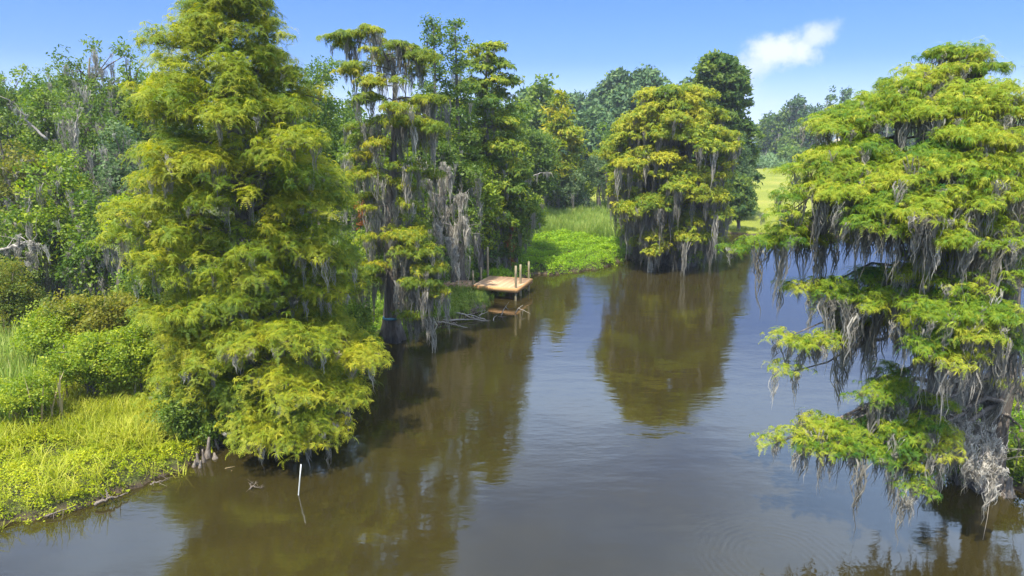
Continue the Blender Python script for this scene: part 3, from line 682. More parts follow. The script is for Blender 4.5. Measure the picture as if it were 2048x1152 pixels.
# ------------------------------------------------------------------ forest edge on the left and middle
FG = 'trees of the forest edge'
FT = [  # label, px, ytop, ybot, hw, Y, material, kwargs
    ('thin open-topped tree with bare twigs against the sky at upper left', 190, 50, 330, 88, 43, 'broad_dark', dict(nc=80, airy=1, pad=0.6, cov=0.55, moss=1.2, moss_len=1.3, tint=0.65)),
    ('slim leafy tree top between the open-topped tree and the giant cypress', 268, 72, 330, 50, 44, 'broad', dict(nc=56, airy=1, pad=0.6, cov=0.6, tint=0.5)),
    ('dark green rounded tree at the far upper left edge', 30, 118, 420, 90, 46, 'broad', dict(nc=90, pad=0.9, moss=0.5, tint=0.45)),
    ('small pointed tree showing over the forest at upper left', 108, 138, 420, 60, 44, 'broad', dict(nc=60, pad=0.8, moss=0.5, tint=0.5)),
    ('mossy tree with grey beards under the open-topped tree', 185, 180, 470, 80, 40, 'broad_dark', dict(nc=80, pad=0.8, moss=2.2, moss_len=1.5, tint=0.6)),
    ('green tree with hanging moss touching the left side of the giant cypress', 255, 250, 520, 66, 36, 'grey_green', dict(nc=80, pad=0.7, moss=1.6, moss_len=1.3)),
    ('yellow-green tree at the left edge above the olive shrub', 25, 250, 520, 85, 37, 'broad_olive', dict(nc=90, pad=0.75, moss=1.2, tint=0.7)),
    ('vine covered tree left of the bright yellow sapling', 125, 300, 560, 78, 34, 'broad_yellow', dict(nc=90, pad=0.7, moss=0.9, tint=0.45)),
    ('glossy dark tree right of the vine covered tree', 200, 380, 600, 72, 32.5, 'broad', dict(nc=80, pad=0.62, moss=0.8, tint=0.4)),
    ('low mossy tree at the left edge with a bare hooked limb', 38, 400, 590, 90, 33, 'broad', dict(nc=70, pad=0.65, moss=1.5, moss_len=1.2, tint=0.55)),
    ('bright yellow-green sapling beside the giant cypress', 243, 385, 480, 30, 30, 'broad_yellow', dict(nc=26, pad=0.5, tint=0.95, zlow=None)),
    ('dark tree top showing just right of the giant cypress', 640, 118, 420, 60, 46, 'broad', dict(nc=80, pad=0.85, tint=0.45)),
    ('shaded leafy tree behind the moss draped trunk', 735, 200, 520, 62, 39, 'broad', dict(nc=90, pad=0.75, moss=1.2, moss_len=1.6, tint=0.5)),
    ('green understory tree left of the mossy snag', 800, 250, 530, 55, 37, 'broad_yellow', dict(nc=80, pad=0.7, moss=1.0, moss_len=1.6, tint=0.3)),
    ('dark understory tree behind the mossy snag', 905, 280, 540, 62, 41, 'broad_dark', dict(nc=80, pad=0.75, moss=1.4, moss_len=1.5, tint=0.6)),
    ('bright green vine covered tree behind the dock', 962, 290, 520, 52, 44, 'broad_yellow', dict(nc=80, pad=0.75, moss=0.5, tint=0.5)),
    ('bushy green tree right of the vine covered one behind the dock', 1030, 350, 500, 50, 48, 'broad', dict(nc=70, pad=0.8, moss=0.6, tint=0.6)),
    ('yellow-green bush tree above the reeds behind the dock', 1058, 385, 470, 34, 54, 'broad_yellow', dict(nc=46, pad=0.7, moss=0.4, tint=0.5)),
    ('dark round tree in the gap between the soft green and golden cypress', 1075, 145, 330, 42, 95, 'broad_dark', dict(nc=60, pad=1.3, temps=T_FAR, s=0.8, tint=0.7)),
    ('leafy dark tree under the golden pyramid cypress', 1075, 235, 420, 42, 68, 'broad_dark', dict(nc=70, pad=1.1, temps=T_BIG, s=0.6, tint=0.65)),
    ('pale grey-green spreading tree with a bare leaning limb', 1118, 325, 420, 52, 74, 'grey_green', dict(nc=56, pad=0.9, temps=T_BIG, s=0.55, moss=1.0, moss_len=1.2)),
    ('slim pale tree with three thin trunks by the lawn', 1195, 300, 385, 36, 76, 'grey_green', dict(nc=40, pad=0.8, temps=T_BIG, s=0.5, stems=3, trunk_r=0.11, bark='bark', airy=1, zlow=4.0, moss=0.4)),
    ('mossy low tree left of the slim three-trunk tree', 1160, 380, 425, 32, 75, 'grey_green', dict(nc=30, pad=0.7, temps=T_BIG, s=0.5, moss=2.0, moss_len=1.3, tint=0.4)),
    ('small mossy tree against the left flank of the broad round cypress', 1226, 345, 432, 26, 78, 'grey_green', dict(nc=34, pad=0.8, temps=T_BIG, s=0.5, moss=1.5, moss_len=1.6, stems=2, trunk_r=0.12, zlow=2.4, tint=0.45)),
    ('shaded tree between the leaning bare limb and the three-trunk tree', 1160, 320, 405, 34, 84, 'broad', dict(nc=44, pad=0.9, temps=T_BIG, s=0.55, tint=0.4)),
    ('dark low tree right of the broad round cypress on the lawn', 1476, 335, 455, 34, 66, 'cyp_dark', dict(nc=60, pad=0.9, temps=T_MID, s=0.6, tint=0.6)),
    ('light green leafy tree in front of the tall narrow cypress', 1478, 265, 360, 28, 72, 'grey_green', dict(nc=36, pad=0.9, temps=T_BIG, s=0.6, tint=0.45)),
    ('leafy tree behind the left shoulder of the broad round cypress', 1225, 240, 420, 36, 82, 'broad', dict(nc=50, pad=1.1, temps=T_BIG, s=0.7, tint=0.55)),
]
for lab, px, yt, yb, hw, Y_, mt_, kw in FT:
    broadleaf(lab, px, yt, yb, hw, Y_, mt_, group=FG, **kw)
for i, (lab, px, yt, hw, Y_, mt_) in enumerate([
        ('rear tree closing the forest at the far left edge', -60, 128, 120, 56, 'broad_dark'), ('rear tree seen through the thin open-topped tree', 140, 136, 100, 58, 'broad_dark'),
        ('rear tree hidden mostly by the giant cypress on its left', 300, 130, 110, 58, 'broad_dark'), ('rear tree behind the middle of the giant cypress', 480, 150, 110, 60, 'broad'),
        ('rear tree right behind the giant cypress', 600, 150, 90, 60, 'broad_dark'), ('rear tree behind the moss draped cypress', 700, 180, 80, 62, 'broad'), ('rear tree between the moss draped cypress and the twin tops', 800, 215, 80, 60, 'broad_dark'),
        ('rear tree behind the twin dark tops', 900, 190, 80, 62, 'broad_dark'), ('rear tree behind the soft green cypress', 1000, 200, 70, 66, 'broad')]):
    broadleaf(lab, px, yt, 480, hw, Y_, mt_, group='trees at the back of the wood', nc=120, pad=1.3, temps=T_BIG, s=0.75, tint=0.5, cov=0.9)

PINES = [(1052, 165, 34, 120), (1150, 182, 40, 150), (1192, 168, 44, 140), (1232, 140, 48, 135), (1290, 124, 50, 132), (1322, 160, 36, 140), (1262, 175, 46, 118), (1180, 215, 44, 112), (1375, 150, 40, 150), (1120, 215, 40, 130)]
PLAB = ['leftmost dark tree of the tall background grove', 'low rounded background tree right of the golden pyramid cypress', 'background tree with a flat shaded crown left of the tallest grove tops', 'left one of the two tallest background pines',
        'highest background pine crown of the grove behind the lawn', 'background pine leaning out just left of the tall narrow cypress', 'mid green background tree in front of the tallest pines', 'lowest front tree of the background grove above the grey roof',
        'background pine top hidden behind the broad round cypress', 'background tree directly behind the golden pyramid cypress']
for (px, yt, hw, Y_), lab in zip(PINES, PLAB):
    broadleaf(lab, px, yt, 345, hw, Y_, 'pine', nc=110, pad=2.3, s=1.0, cov=0.9, temps=T_FAR, tint=0.55, name='pine_tree', group='background grove beyond the lawn', trunk_r=0.4, flat=0.6)

# far trees beyond the lawn and the river
FAR = [(1538, 222, 23, 200, 0), (1565, 212, 32, 195, 0), (1594, 186, 25, 190, 1), (1628, 205, 27, 205, 1), (1655, 182, 23, 190, 1), (1688, 174, 18, 195, 1), (1715, 196, 29, 200, 0), (1600, 252, 39, 185, 0), (1755, 205, 32, 200, 0), (1800, 225, 34, 190, 0), (1850, 228, 39, 190, 0), (1910, 222, 39, 200, 0), (1980, 230, 43, 190, 0), (2050, 225, 46, 190, 0)]
FLAB = ['leftmost far tree beside the distant river', 'far cypress with an orange tinge left of the bare white trunk', 'far tree with a tall bare pale trunk and sparse top', 'far sparse tree between the bare trunk and the taller pair',
        'far open tree, left of the highest far pair', 'highest far open tree beyond the lawn', 'far rounded tree just left of the right bank cypress', 'low far tree in front of the bare pale trunk',
        'far tree seen above the left limb of the right bank cypress', 'far tree seen through the upper left limbs of the right bank cypress', 'far tree seen through the middle of the right bank cypress', 'far tree behind the right bank cypress trunk', 'far tree behind the right side of the right bank cypress', 'far tree at the right edge of the photo']
for (px, yt, hw, Y_, op), lab in zip(FAR, FLAB):
    broadleaf(lab, px, yt, 322, hw, Y_, 'pine' if op else 'cyp_dark', nc=40 if op else 90, pad=1.5 if op else 2.0, s=1.0, cov=0.8, temps=T_FAR, tint=0.6, airy=op, name='far_tree', group='far trees beyond the lawn', trunk_r=0.45, moss=0.5, moss_len=3.0,
              bark='pale_bark', zlow=(4.5 if op else None))
broadleaf('pale bare twiggy brush beyond the lawn under the right bank cypress', 1668, 275, 338, 44, 165, 'straw', nc=70, pad=1.6, s=1.2, cov=0.35, temps=T_FOUNT, name='bare_brush', cat='shrub', trunk_r=0.1, flat=0.8)
for px, lab in ((1590, 'dark green far bush left of the pale bare brush'), (1725, 'dark green far bush right of the pale bare brush'), (1775, 'far bush under the moss of the right bank cypress'), (1840, 'far bush behind the middle of the right bank cypress'), (1950, 'far bush behind the trunk of the right bank cypress')):
    broadleaf(lab, px, 292, 338, 34, 168, 'broad_dark', nc=50, pad=1.5, s=1.0, cov=0.8, temps=T_FAR, name='far_bush', cat='shrub', group='far bushes beyond the lawn', trunk_r=0.12, tint=0.6)

# ------------------------------------------------------------------ shrubs on the near left bank and under the trees
SH = [
    ('golden olive rounded shrub at the left edge', 18, 512, 660, 62, 27.5, 'broad_olive', dict(nc=70, pad=0.5, s=0.26, tint=0.6)),
    ('yellow-green shrub between the olive shrub and the giant cypress', 205, 565, 700, 95, 26, 'broad_olive', dict(nc=90, pad=0.55, s=0.28, tint=0.85)),
    ('low leafy shrub in front of the olive shrub', 110, 600, 720, 80, 25, 'broad_yellow', dict(nc=90, pad=0.45, s=0.22, tint=0.55, airy=1)),
    ('bushy shrub left of the giant cypress with small shaded hollows', 185, 655, 780, 85, 22.8, 'broad_yellow', dict(nc=110, pad=0.42, s=0.2, tint=0.6, airy=1)),
    ('leafy shrub touching the lower left limbs of the giant cypress', 270, 620, 770, 60, 22.8, 'broad_yellow', dict(nc=80, pad=0.42, s=0.2, tint=0.6, airy=1)),
    ('small shrub among the reeds at the left edge', 60, 740, 830, 60, 20.8, 'broad_yellow', dict(nc=60, pad=0.36, s=0.18, tint=0.6, airy=1)),
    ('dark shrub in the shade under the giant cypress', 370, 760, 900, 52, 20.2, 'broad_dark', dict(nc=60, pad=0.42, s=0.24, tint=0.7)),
    ('green bush at the water edge under the giant cypress', 425, 800, 905, 40, 20.4, 'broad', dict(nc=40, pad=0.4, s=0.24, tint=0.4)),
    ('deep green bush behind the giant cypress trunk', 300, 520, 680, 70, 29, 'broad', dict(nc=70, pad=0.6, s=0.34, tint=0.5)),
    ('bush behind the lower limbs of the giant cypress', 450, 480, 680, 90, 30, 'broad_dark', dict(nc=80, pad=0.7, s=0.36, tint=0.6)),
    ('bush between the giant cypress and the brown brush pile', 620, 470, 640, 66, 32, 'broad_dark', dict(nc=70, pad=0.65, s=0.36, tint=0.6)),
    ('light leafy bush in front of the moss draped trunk', 740, 450, 560, 36, 33.5, 'broad_yellow', dict(nc=44, pad=0.5, s=0.3, tint=0.45)),
    ('bush on the bank behind the overhanging mossy limb', 700, 600, 690, 50, 28.6, 'broad', dict(nc=46, pad=0.5, s=0.28, tint=0.55)),
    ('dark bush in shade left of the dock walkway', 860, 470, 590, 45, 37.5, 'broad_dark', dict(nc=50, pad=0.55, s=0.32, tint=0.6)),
    ('mossy shrub behind the tallest dock piling', 975, 440, 545, 34, 45.5, 'cyp_dark', dict(nc=40, pad=0.6, s=0.36, tint=0.55, moss=1.5, temps=T_MID)),
    ('dark bush with reddish leaves beside it behind the reeds', 1010, 455, 530, 36, 47, 'broad_dark', dict(nc=40, pad=0.6, s=0.36, tint=0.55)),
    ('low dark bush under the three-trunk tree', 1138, 405, 432, 40, 74, 'broad_dark', dict(nc=36, pad=0.7, s=0.5, tint=0.5, moss=0.8)),
    ('bright shrub growing at the foot of the broad round cypress', 1375, 470, 520, 26, 48.2, 'broad_yellow', dict(nc=26, pad=0.5, s=0.36, tint=0.5)),
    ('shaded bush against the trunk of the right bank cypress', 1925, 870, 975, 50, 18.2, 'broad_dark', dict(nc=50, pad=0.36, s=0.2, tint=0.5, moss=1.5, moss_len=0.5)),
    ('green shrub on the right bank at the edge of the photo', 2018, 875, 985, 42, 17.8, 'broad', dict(nc=60, pad=0.4, s=0.2, tint=0.55)),
    ('bright yellow-green bush behind the right bank moss', 2050, 790, 860, 45, 22.5, 'broad_yellow', dict(nc=40, pad=0.45, s=0.24, tint=0.6)),
]
for lab, px, yt, yb, hw, Y_, mt_, kw in SH:
    kw = dict(kw); broadleaf(lab, px, yt, yb, hw, Y_, mt_, name='shrub', cat='shrub', group='shrubs along the banks', trunk_r=0.05, stems=3, up=0.8, **kw)
broadleaf('small rusty red-leaved shrub under the forest edge behind the dock', 1022, 450, 490, 9, 46, 'rust', nc=12, pad=0.35, s=0.28, name='red_shrub', cat='shrub', trunk_r=0.03, zlow=0.9)
broadleaf('rusty brown vine patch low on the moss draped trunk', 722, 385, 440, 12, 33, 'rust', nc=10, pad=0.3, s=0.25, cov=0.4, name='dead_vine', cat='vine', trunk_r=0.03, zlow=5.2)


# ------------------------------------------------------------------ dead mossy snag and bare limbs
def snag(name, label, base, limbs, r=0.16, ml=1.0, md=5, cat='dead tree', material='dead', mt=0.65):
    b = at(*base); b[2] = min(b[2], 0.2) if base[2] is not None else b[2]
    rt = root(name, b, label, cat); tb, ms = MB(), MB()
    for pts in limbs:
        P = np.array([at(*p) for p in pts]); n = len(P); tt = np.linspace(0, n - 1, n * 4); Q = np.stack([np.interp(tt, np.arange(n), P[:, a]) for a in range(3)], 1); Q[1:-1] += rng.normal(0, 0.035, Q[1:-1].shape)
        rr = r * (1.0 if pts is limbs[0] else 0.5); tube(tb, Q, np.linspace(rr, rr * 0.15, len(Q)), 6)
        if md:
            for q in Q[2:]: moss_at(ms, q + rng.normal(0, 0.06, (rng.poisson(md), 3)), ml, 1.0, mt)
        for q in Q[3::2]:
            e_ = q + rng.normal(0, 0.45, 3) + [0, 0, 0.1]; tube(tb, bez(q, e_, 0.02, 4), np.linspace(rr * 0.3, 0.005, 4), 3)
    tb.build('trunk', M[material], rt, True)
    if ms.v: ms.build('spanish_moss', M['moss'], rt)
    return rt


snag('dead_snag', 'bleached dead tree smothered in grey moss left of the dock', (915, 560, 38.5),
     [[(915, 560, 38.5), (905, 470, 38.5), (890, 400, 38.3), (880, 360, 38.2), (884, 325, 38)], [(890, 400, 38.3), (865, 385, 38), (850, 350, 38), (846, 322, 38)], [(895, 430, 38.4), (915, 390, 38), (932, 386, 37.8)],
      [(905, 470, 38.5), (925, 430, 37.8), (936, 465, 37.5)], [(900, 450, 38.4), (870, 440, 37.6), (872, 480, 37.4)], [(888, 390, 38.2), (900, 350, 37.9), (897, 335, 37.9)]], 0.085, 1.1, 2.2)
snag('dead_snag', 'grey leafless mossy stem behind the overhanging limb of the moss draped cypress', (888, 555, 36.5), [[(888, 555, 36.5), (884, 480, 36.5), (874, 452, 36.5)], [(884, 480, 36.5), (905, 475, 36.2), (912, 510, 36)]], 0.07, 0.9, 2)
snag('dead_limb', 'pale hooked bare limb with moss at the left edge above the olive shrub', (-10, 505, 31), [[(-10, 505, 31), (30, 492, 30.8), (42, 474, 30.6)], [(10, 500, 31), (60, 482, 30.6), (68, 492, 30.6), (86, 492, 30.6)], [(70, 492, 30.6), (58, 510, 30.5), (56, 530, 30.5)]], 0.09, 0.5, 1.5, 'dead limb')
snag('dead_limb', 'long pale leaning stem in the forest at upper left', (95, 280, 36), [[(95, 280, 36), (62, 248, 35.8), (38, 222, 35.6), (20, 200, 35.4)], [(52, 235, 35.7), (42, 215, 35.5)]], 0.075, 0.5, 0.3, 'dead limb')
snag('dead_limb', 'thin forked pale stem below the grey beards at upper left', (150, 285, 36.5), [[(150, 285, 36.5), (152, 250, 36.4), (158, 215, 36.3)], [(152, 252, 36.4), (144, 236, 36.3)]], 0.06, 0.5, 0.2, 'dead limb')
snag('dead_limb', 'bare leaning limb of grey wood in the trees right of the dock', (1049, 366, 64), [[(1049, 366, 64), (1060, 354, 64), (1080, 346, 64.5), (1100, 344, 65)]], 0.09, 0.7, 1.5, 'dead limb')
# big bare moss laden bough low on the right bank
snag('mossy_bough', 'drooping dead bough thick with pale moss at the foot of the right bank cypress', (1960, 840, 17.0),
     [[(1960, 835, 17.2), (1920, 832, 16.4), (1880, 822, 15.7), (1850, 828, 15.3)], [(1950, 835, 16.8), (1965, 865, 15.4), (1975, 905, 14.9), (1992, 935, 14.7)], [(1920, 835, 16.4), (1938, 860, 15.2), (1942, 900, 14.8), (1942, 940, 14.6)], [(1880, 825, 15.8), (1898, 850, 15.2), (1893, 890, 15)],
      [(1970, 860, 15.6), (1990, 880, 15.2), (2003, 915, 15.0)], [(1910, 833, 16.0), (1920, 860, 15.3), (1912, 885, 15.1)], [(1965, 900, 14.9), (1955, 930, 14.7), (1958, 960, 14.6)], [(1975, 905, 14.9), (1985, 950, 14.7), (1988, 975, 14.6)]], 0.045, 0.62, 1.5, 'dead limb', mt=0.75)
# ------------------------------------------------------------------ ground plants
def sample(poly_px, dens, z=0.0, margin=0.0):
    P = np.array([ground(*p)[:2] for p in poly_px]); lo, hi = P.min(0), P.max(0); n = int(dens * np.prod(hi - lo))
    q = rng.uniform(lo, hi, (n, 2)); k = (sdist(q[:, 0], q[:, 1], P) > 0) & (land(q[:, 0], q[:, 1]) > margin); return q[k]


def field(name, label, poly, dens, temps, s, material, zoff=0.0, tint=0.5, mound=0.0, jit=0.3, hs=1.0, margin=0.05, fr=0.9, cat='plants'):
    q = sample(poly, dens, margin=margin); 
    x, y = q[:, 0], q[:, 1]; nse = 0.5 + 0.5 * np.sin(x * fr * 1.3 + 2 * np.sin(y * fr * 0.8)) * np.cos(y * fr * 1.1 + 1.5 * np.sin(x * fr * 0.7))
    s_edge = np.clip(land(x, y) / 1.2, 0, 1)
    z = height(x, y) + zoff + mound * nse * s_edge * rng.uniform(0.6, 1, len(x)); fb = MB(); n = len(x)
    sz = s * rng.uniform(1 - jit, 1 + jit, n) * (0.8 + 0.35 * nse)
    scatter(fb, temps, np.stack([x, y, z], 1), np.stack([rng.normal(0, .12, n), rng.normal(0, .12, n), np.ones(n)], 1), rng.uniform(0, 6.28, n), np.stack([sz, sz, sz * hs], 1),
            np.clip(tint + 0.25 * (nse - .5) + rng.normal(0, 0.13, n), 0.03, .97))
    return tag(fb.build(name, M[material]), label, cat, kind='stuff')


nearbank = [(-260, 1160), (-260, 640), (60, 640), (330, 700), (470, 760), (480, 890), (400, 925), (380, 950), (340, 975), (200, 1010), (100, 1040), (0, 1075)]
field('ground_cover', 'dense yellow-green leafy vines covering the near left bank', nearbank, 85, T_LEAF, 0.15, 'cover', 0.10, 0.55, mound=0.38, margin=0.10, fr=1.4)
field('ground_cover', 'sparse trailing sprigs along the muddy waterline of the near left bank', [(-200, 1160), (-60, 1060), (380, 900), (420, 930), (200, 1040), (0, 1110)], 26, T_LEAF, 0.11, 'cover', 0.03, 0.35, mound=0.02, margin=-0.1)
field('reeds', 'tall grey-green reeds at the left edge of the near bank', [(-200, 900), (-160, 640), (90, 650), (110, 720), (100, 830), (20, 890)], 30, T_REED, 1.55, 'reed', 0, 0.6, hs=1.1)
field('tall_grass', 'long arching yellow grass in the middle of the near left bank', [(110, 900), (120, 790), (200, 760), (330, 780), (370, 850), (300, 920), (190, 930)], 26, T_ARCH, 0.95, 'grass', 0, 0.6, hs=0.9)
field('tall_grass', 'scattered arching grass tufts among the vines of the near left bank', nearbank, 4, T_ARCH, 0.62, 'grass', 0.15, 0.6)
field('tall_grass', 'fine light green grass filling the slope between the shrubs and the vines', [(-100, 860), (0, 760), (160, 730), (340, 770), (380, 840), (300, 900), (120, 900), (0, 930)], 20, T_ARCH, 0.85, 'grass', 0.05, 0.45)
field('tall_grass', 'dry pale stems rising out of the reeds at the left edge', [(-100, 900), (-100, 660), (180, 660), (180, 880)], 0.35, T_REED, 1.9, 'straw', 0, 0.5)
midbank = [(380, 760), (450, 640), (560, 560), (900, 545), (985, 590), (940, 640), (860, 660), (790, 675), (765, 690), (740, 740), (640, 840), (480, 890)]
field('undergrowth', 'leafy green undergrowth on the shaded bank behind the giant cypress', midbank, 22, T_LEAF, 0.30, 'broad', 0.10, 0.6, mound=0.35)
field('reeds', 'bright green grass standing at the water in front of the dock', [(905, 588), (990, 590), (978, 620), (940, 640), (880, 645), (800, 650), (800, 615)], 26, T_REED, 0.52, 'reed', 0, 0.62, margin=0.02)
field('undergrowth', 'bright leafy plants on the bank between the two mossy cypresses', [(620, 690), (620, 600), (800, 600), (870, 630), (850, 665), (780, 690), (730, 745), (680, 800)], 30, T_LEAF, 0.24, 'cover_lime', 0.08, 0.35, mound=0.3)
field('undergrowth', 'dark undergrowth on the forest floor', [(-700, 640), (-700, 470), (1040, 470), (1000, 560), (900, 585), (760, 590), (400, 640), (60, 640)], 5, T_BIG, 0.6, 'broad_dark', 0.2, 0.5, mound=0.6)
field('ground_cover', 'bright lime green leafy plants along the creek bank right of the dock', [(930, 560), (975, 535), (1010, 505), (1060, 492), (1130, 486), (1200, 488), (1250, 505), (1255, 520), (1232, 531), (1190, 541), (1150, 546), (1072, 552), (1040, 560), (985, 585)], 42, T_LEAF, 0.27, 'cover_lime', 0.12, 0.50, mound=0.8, fr=1.0, margin=0.05)
field('reeds', 'tall pale green reeds behind the lime green plants', [(1000, 515), (1030, 475), (1060, 440), (1265, 428), (1290, 470), (1300, 515), (1256, 515), (1230, 492), (1100, 484)], 24, T_REED, 1.2, 'reed', 0.0, 0.5, hs=1.1, fr=0.6)
field('undergrowth', 'tangle of shrubs at the foot of the broad round cypress', [(1262, 520), (1268, 500), (1330, 495), (1392, 480), (1410, 500), (1405, 520), (1370, 529), (1300, 527)], 9, T_BIG, 0.5, 'broad_dark', 0.15, 0.5, mound=0.5)
field('lawn_grass', 'short grass tufts along the water edge of the lawn', [(1385, 478), (1400, 462), (1640, 466), (2048, 474), (2300, 480), (2300, 492), (1640, 476)], 12, T_BLADE, 0.3, 'grass', 0.0, 0.4)
marsh = [ground(*p)[:2] for p in ((1470, 345), (1700, 345), (2100, 342), (2300, 345))]
field('marsh_reeds', 'blue-green band of marsh reeds along the far edge of the lawn', [(1440, 344), (2400, 344), (2400, 334), (1440, 332)], 1.1, T_BIG, 1.7, 'marsh', 0.5, 0.5, mound=1.0, fr=0.3, hs=1.2)
field('undergrowth', 'leafy plants on the small right bank', [(1868, 905), (1872, 945), (1905, 962), (1950, 978), (2000, 988), (2048, 996), (2300, 1040), (2500, 800), (2150, 775), (2000, 795), (1900, 850)], 34, T_LEAF, 0.22, 'cover_lime', 0.08, 0.35, mound=0.25)

# far shore: one mass of trees
fb = MB(); n = 2600; x = rng.uniform(-700, 900, n); y = 790 + rng.uniform(0, 60, n); hgt = 6 + 5 * (0.5 + 0.5 * np.sin(x * 0.03) * np.cos(x * 0.011)); z = rng.uniform(0.3, 1, n) * hgt
scatter(fb, T_FAR, np.stack([x, y, z], 1), np.tile([0, 0, 1.0], (n, 1)), rng.uniform(0, 6.28, n), rng.uniform(4, 7, n), rng.uniform(0.2, 0.8, n))
tag(fb.build('far_shore_wood', M['pine']), 'low wood on the far shore of the river, pale with distance', 'woodland', kind='stuff')


# ------------------------------------------------------------------ dock
def wood(name, a, b_, c):
    return solid(name, G((0.25, a), (0.5, b_), (0.8, c)), 2.2, 0.7, 0.25, 14, 0.25, (6, 1.2, 6))


def plank_mat(name, stops):
    def bb(t, out):
        p = t.nodes.new('ShaderNodeBsdfPrincipled'); p.inputs['Roughness'].default_value = 0.72; p.inputs['Specular IOR Level'].default_value = 0.2
        a = t.nodes.new('ShaderNodeAttribute'); a.attribute_name = 'tint'
        v = m('ADD', a.outputs['Fac'], m('MULTIPLY', m('SUBTRACT', noise(t, 3, 6, 0.6, stretch=(5, 1, 3)), 0.5, tree=t), 0.7, tree=t), tree=t)
        t.links.new(ramp(t, v, stops), p.inputs['Base Color']); t.links.new(p.outputs[0], out.inputs[0])
    return mat(name, bb)


M['deck'] = plank_mat('new_pine_boards', G((0.0, (0.27, 0.165, 0.09)), (0.5, (0.40, 0.255, 0.145)), (1.0, (0.54, 0.36, 0.21))))
M['fascia'] = plank_mat('pine_fascia', G((0.0, (0.33, 0.17, 0.065)), (0.5, (0.45, 0.25, 0.10)), (1.0, (0.56, 0.33, 0.15))))
M['piling'] = solid('treated_piling', G((0.25, (0.13, 0.11, 0.06)), (0.55, (0.24, 0.20, 0.12)), (0.8, (0.36, 0.30, 0.19))), 4, 0.85, 0.4, 14, 0.15, (4, 4, 0.7))
ZD = 0.78
FR, RC, LF = ground(1033, 576.5, ZD), ground(1062.5, 558, ZD), ground(945, 569.5, ZD)
ux = (FR - LF); WX = np.linalg.norm(ux); ux /= WX; uy = RC - FR; WY = np.linalg.norm(uy); uy /= WY; uz = np.array([0, 0, 1.0])
WY *= 1.0; O = LF
DK = root('dock', (*(O + ux * WX / 2)[:2], 0), 'small new wooden dock with pale tan boards and seven pilings over the creek', 'dock')
pe = lambda a, b_, z_: O + ux * a + uy * b_ + uz * z_
nrm_x = np.array([-uy[1], uy[0], 0]); nrm_y = np.array([-ux[1], ux[0], 0])


def sheared(mb, a0, a1, b0, b1, z0, z1, tint=0.5):
    v = [pe(a, b_, z_) for a in (a0, a1) for b_ in (b0, b1) for z_ in (z0, z1)]
    mb.add(v, [(0, 1, 3), (0, 3, 2), (4, 6, 7), (4, 7, 5), (0, 4, 5), (0, 5, 1), (2, 3, 7), (2, 7, 6), (0, 2, 6), (0, 6, 4), (1, 5, 7), (1, 7, 3)], tint)


dm = MB(); nb = 19; bw = WX / nb
for i in range(nb): sheared(dm, i * bw + 0.006, (i + 1) * bw - 0.006, -0.03, WY + 0.03, -0.04 + rng.uniform(-.002, .002), 0.0 + rng.uniform(-.003, .003), rng.uniform(0.25, 0.8))
dm.build('decking', M['deck'], DK)
for a0, a1, b0, b1 in ((-0.02, WX + 0.02, -0.075, -0.033), (-0.02, WX + 0.02, WY + 0.033, WY + 0.075)):
    f_ = MB(); sheared(f_, a0, a1, b0, b1, -0.27, 0.004, 0.55); f_.build('fascia_board', M['fascia'], DK)
f_ = MB(); sheared(f_, WX + 0.022, WX + 0.062, -0.075, WY + 0.075, -0.27, 0.002, 0.3); f_.build('fascia_board', M['fascia'], DK)
j_ = MB()
for k in range(6): sheared(j_, 0.03, WX - 0.03, 0.1 + k * (WY - 0.25) / 5, 0.145 + k * (WY - 0.25) / 5, -0.23, -0.045, 0.2)
j_.build('joists', M['fascia'], DK)
# walkway running back to the bank on the left
wk = MB(); W0 = ground(903, 566, ZD); W1 = ground(944, 567, ZD); wd_ = (W0 - O); wlen = 3.4; wdir = (W0 - W1); wdir[2] = 0; wdir /= np.linalg.norm(wdir); wn = np.array([wdir[1], -wdir[0], 0]); wn = wn if wn[1] > 0 else -wn
for i in range(24):
    c = O - ux * 0.03 + wdir * (0.075 + i * 0.145) + wn * 0.62 + uz * -0.02; box(wk, c, (0.137, 1.15, 0.036), [wdir, wn, uz], rng.uniform(0.3, 0.8))
for s_ in (0.05, 1.19): box(wk, O + wdir * 1.74 + wn * s_ - uz * 0.13, (3.46, 0.04, 0.17), [wdir, wn, uz], 0.45)
wk.build('walkway', M['deck'], DK)
for px, yt, yb_, r_ in ((946, 541, 568.5, 0.066), (962, 535, 559, 0.066), (975.5, 494, 552, 0.072), (1031.5, 532, 576, 0.066), (1041, 529, 567, 0.066), (1057.5, 523, 557, 0.062)):
    g_ = ground(px, yb_, ZD); top = zof(yt, g_[1]) ; pm = MB()
    g_ = g_ if px not in (1031.5,) else g_ + np.array([0.0, 0.05, 0])
    tube(pm, [[g_[0], g_[1], z_] for z_ in np.linspace(-0.9, top, 7)], np.linspace(r_ * 1.08, r_, 7) * 1.0, 12); pm.build('piling', M['piling'], DK, True)
# short pilings below deck only
for a_, b_ in ((0.05, 0.1),):
    c = pe(a_, b_, 0); pm = MB(); tube(pm, [[c[0], c[1], -0.9], [c[0], c[1], 0.72]], 0.08, 10); pm.build('piling', M['piling'], DK, True)


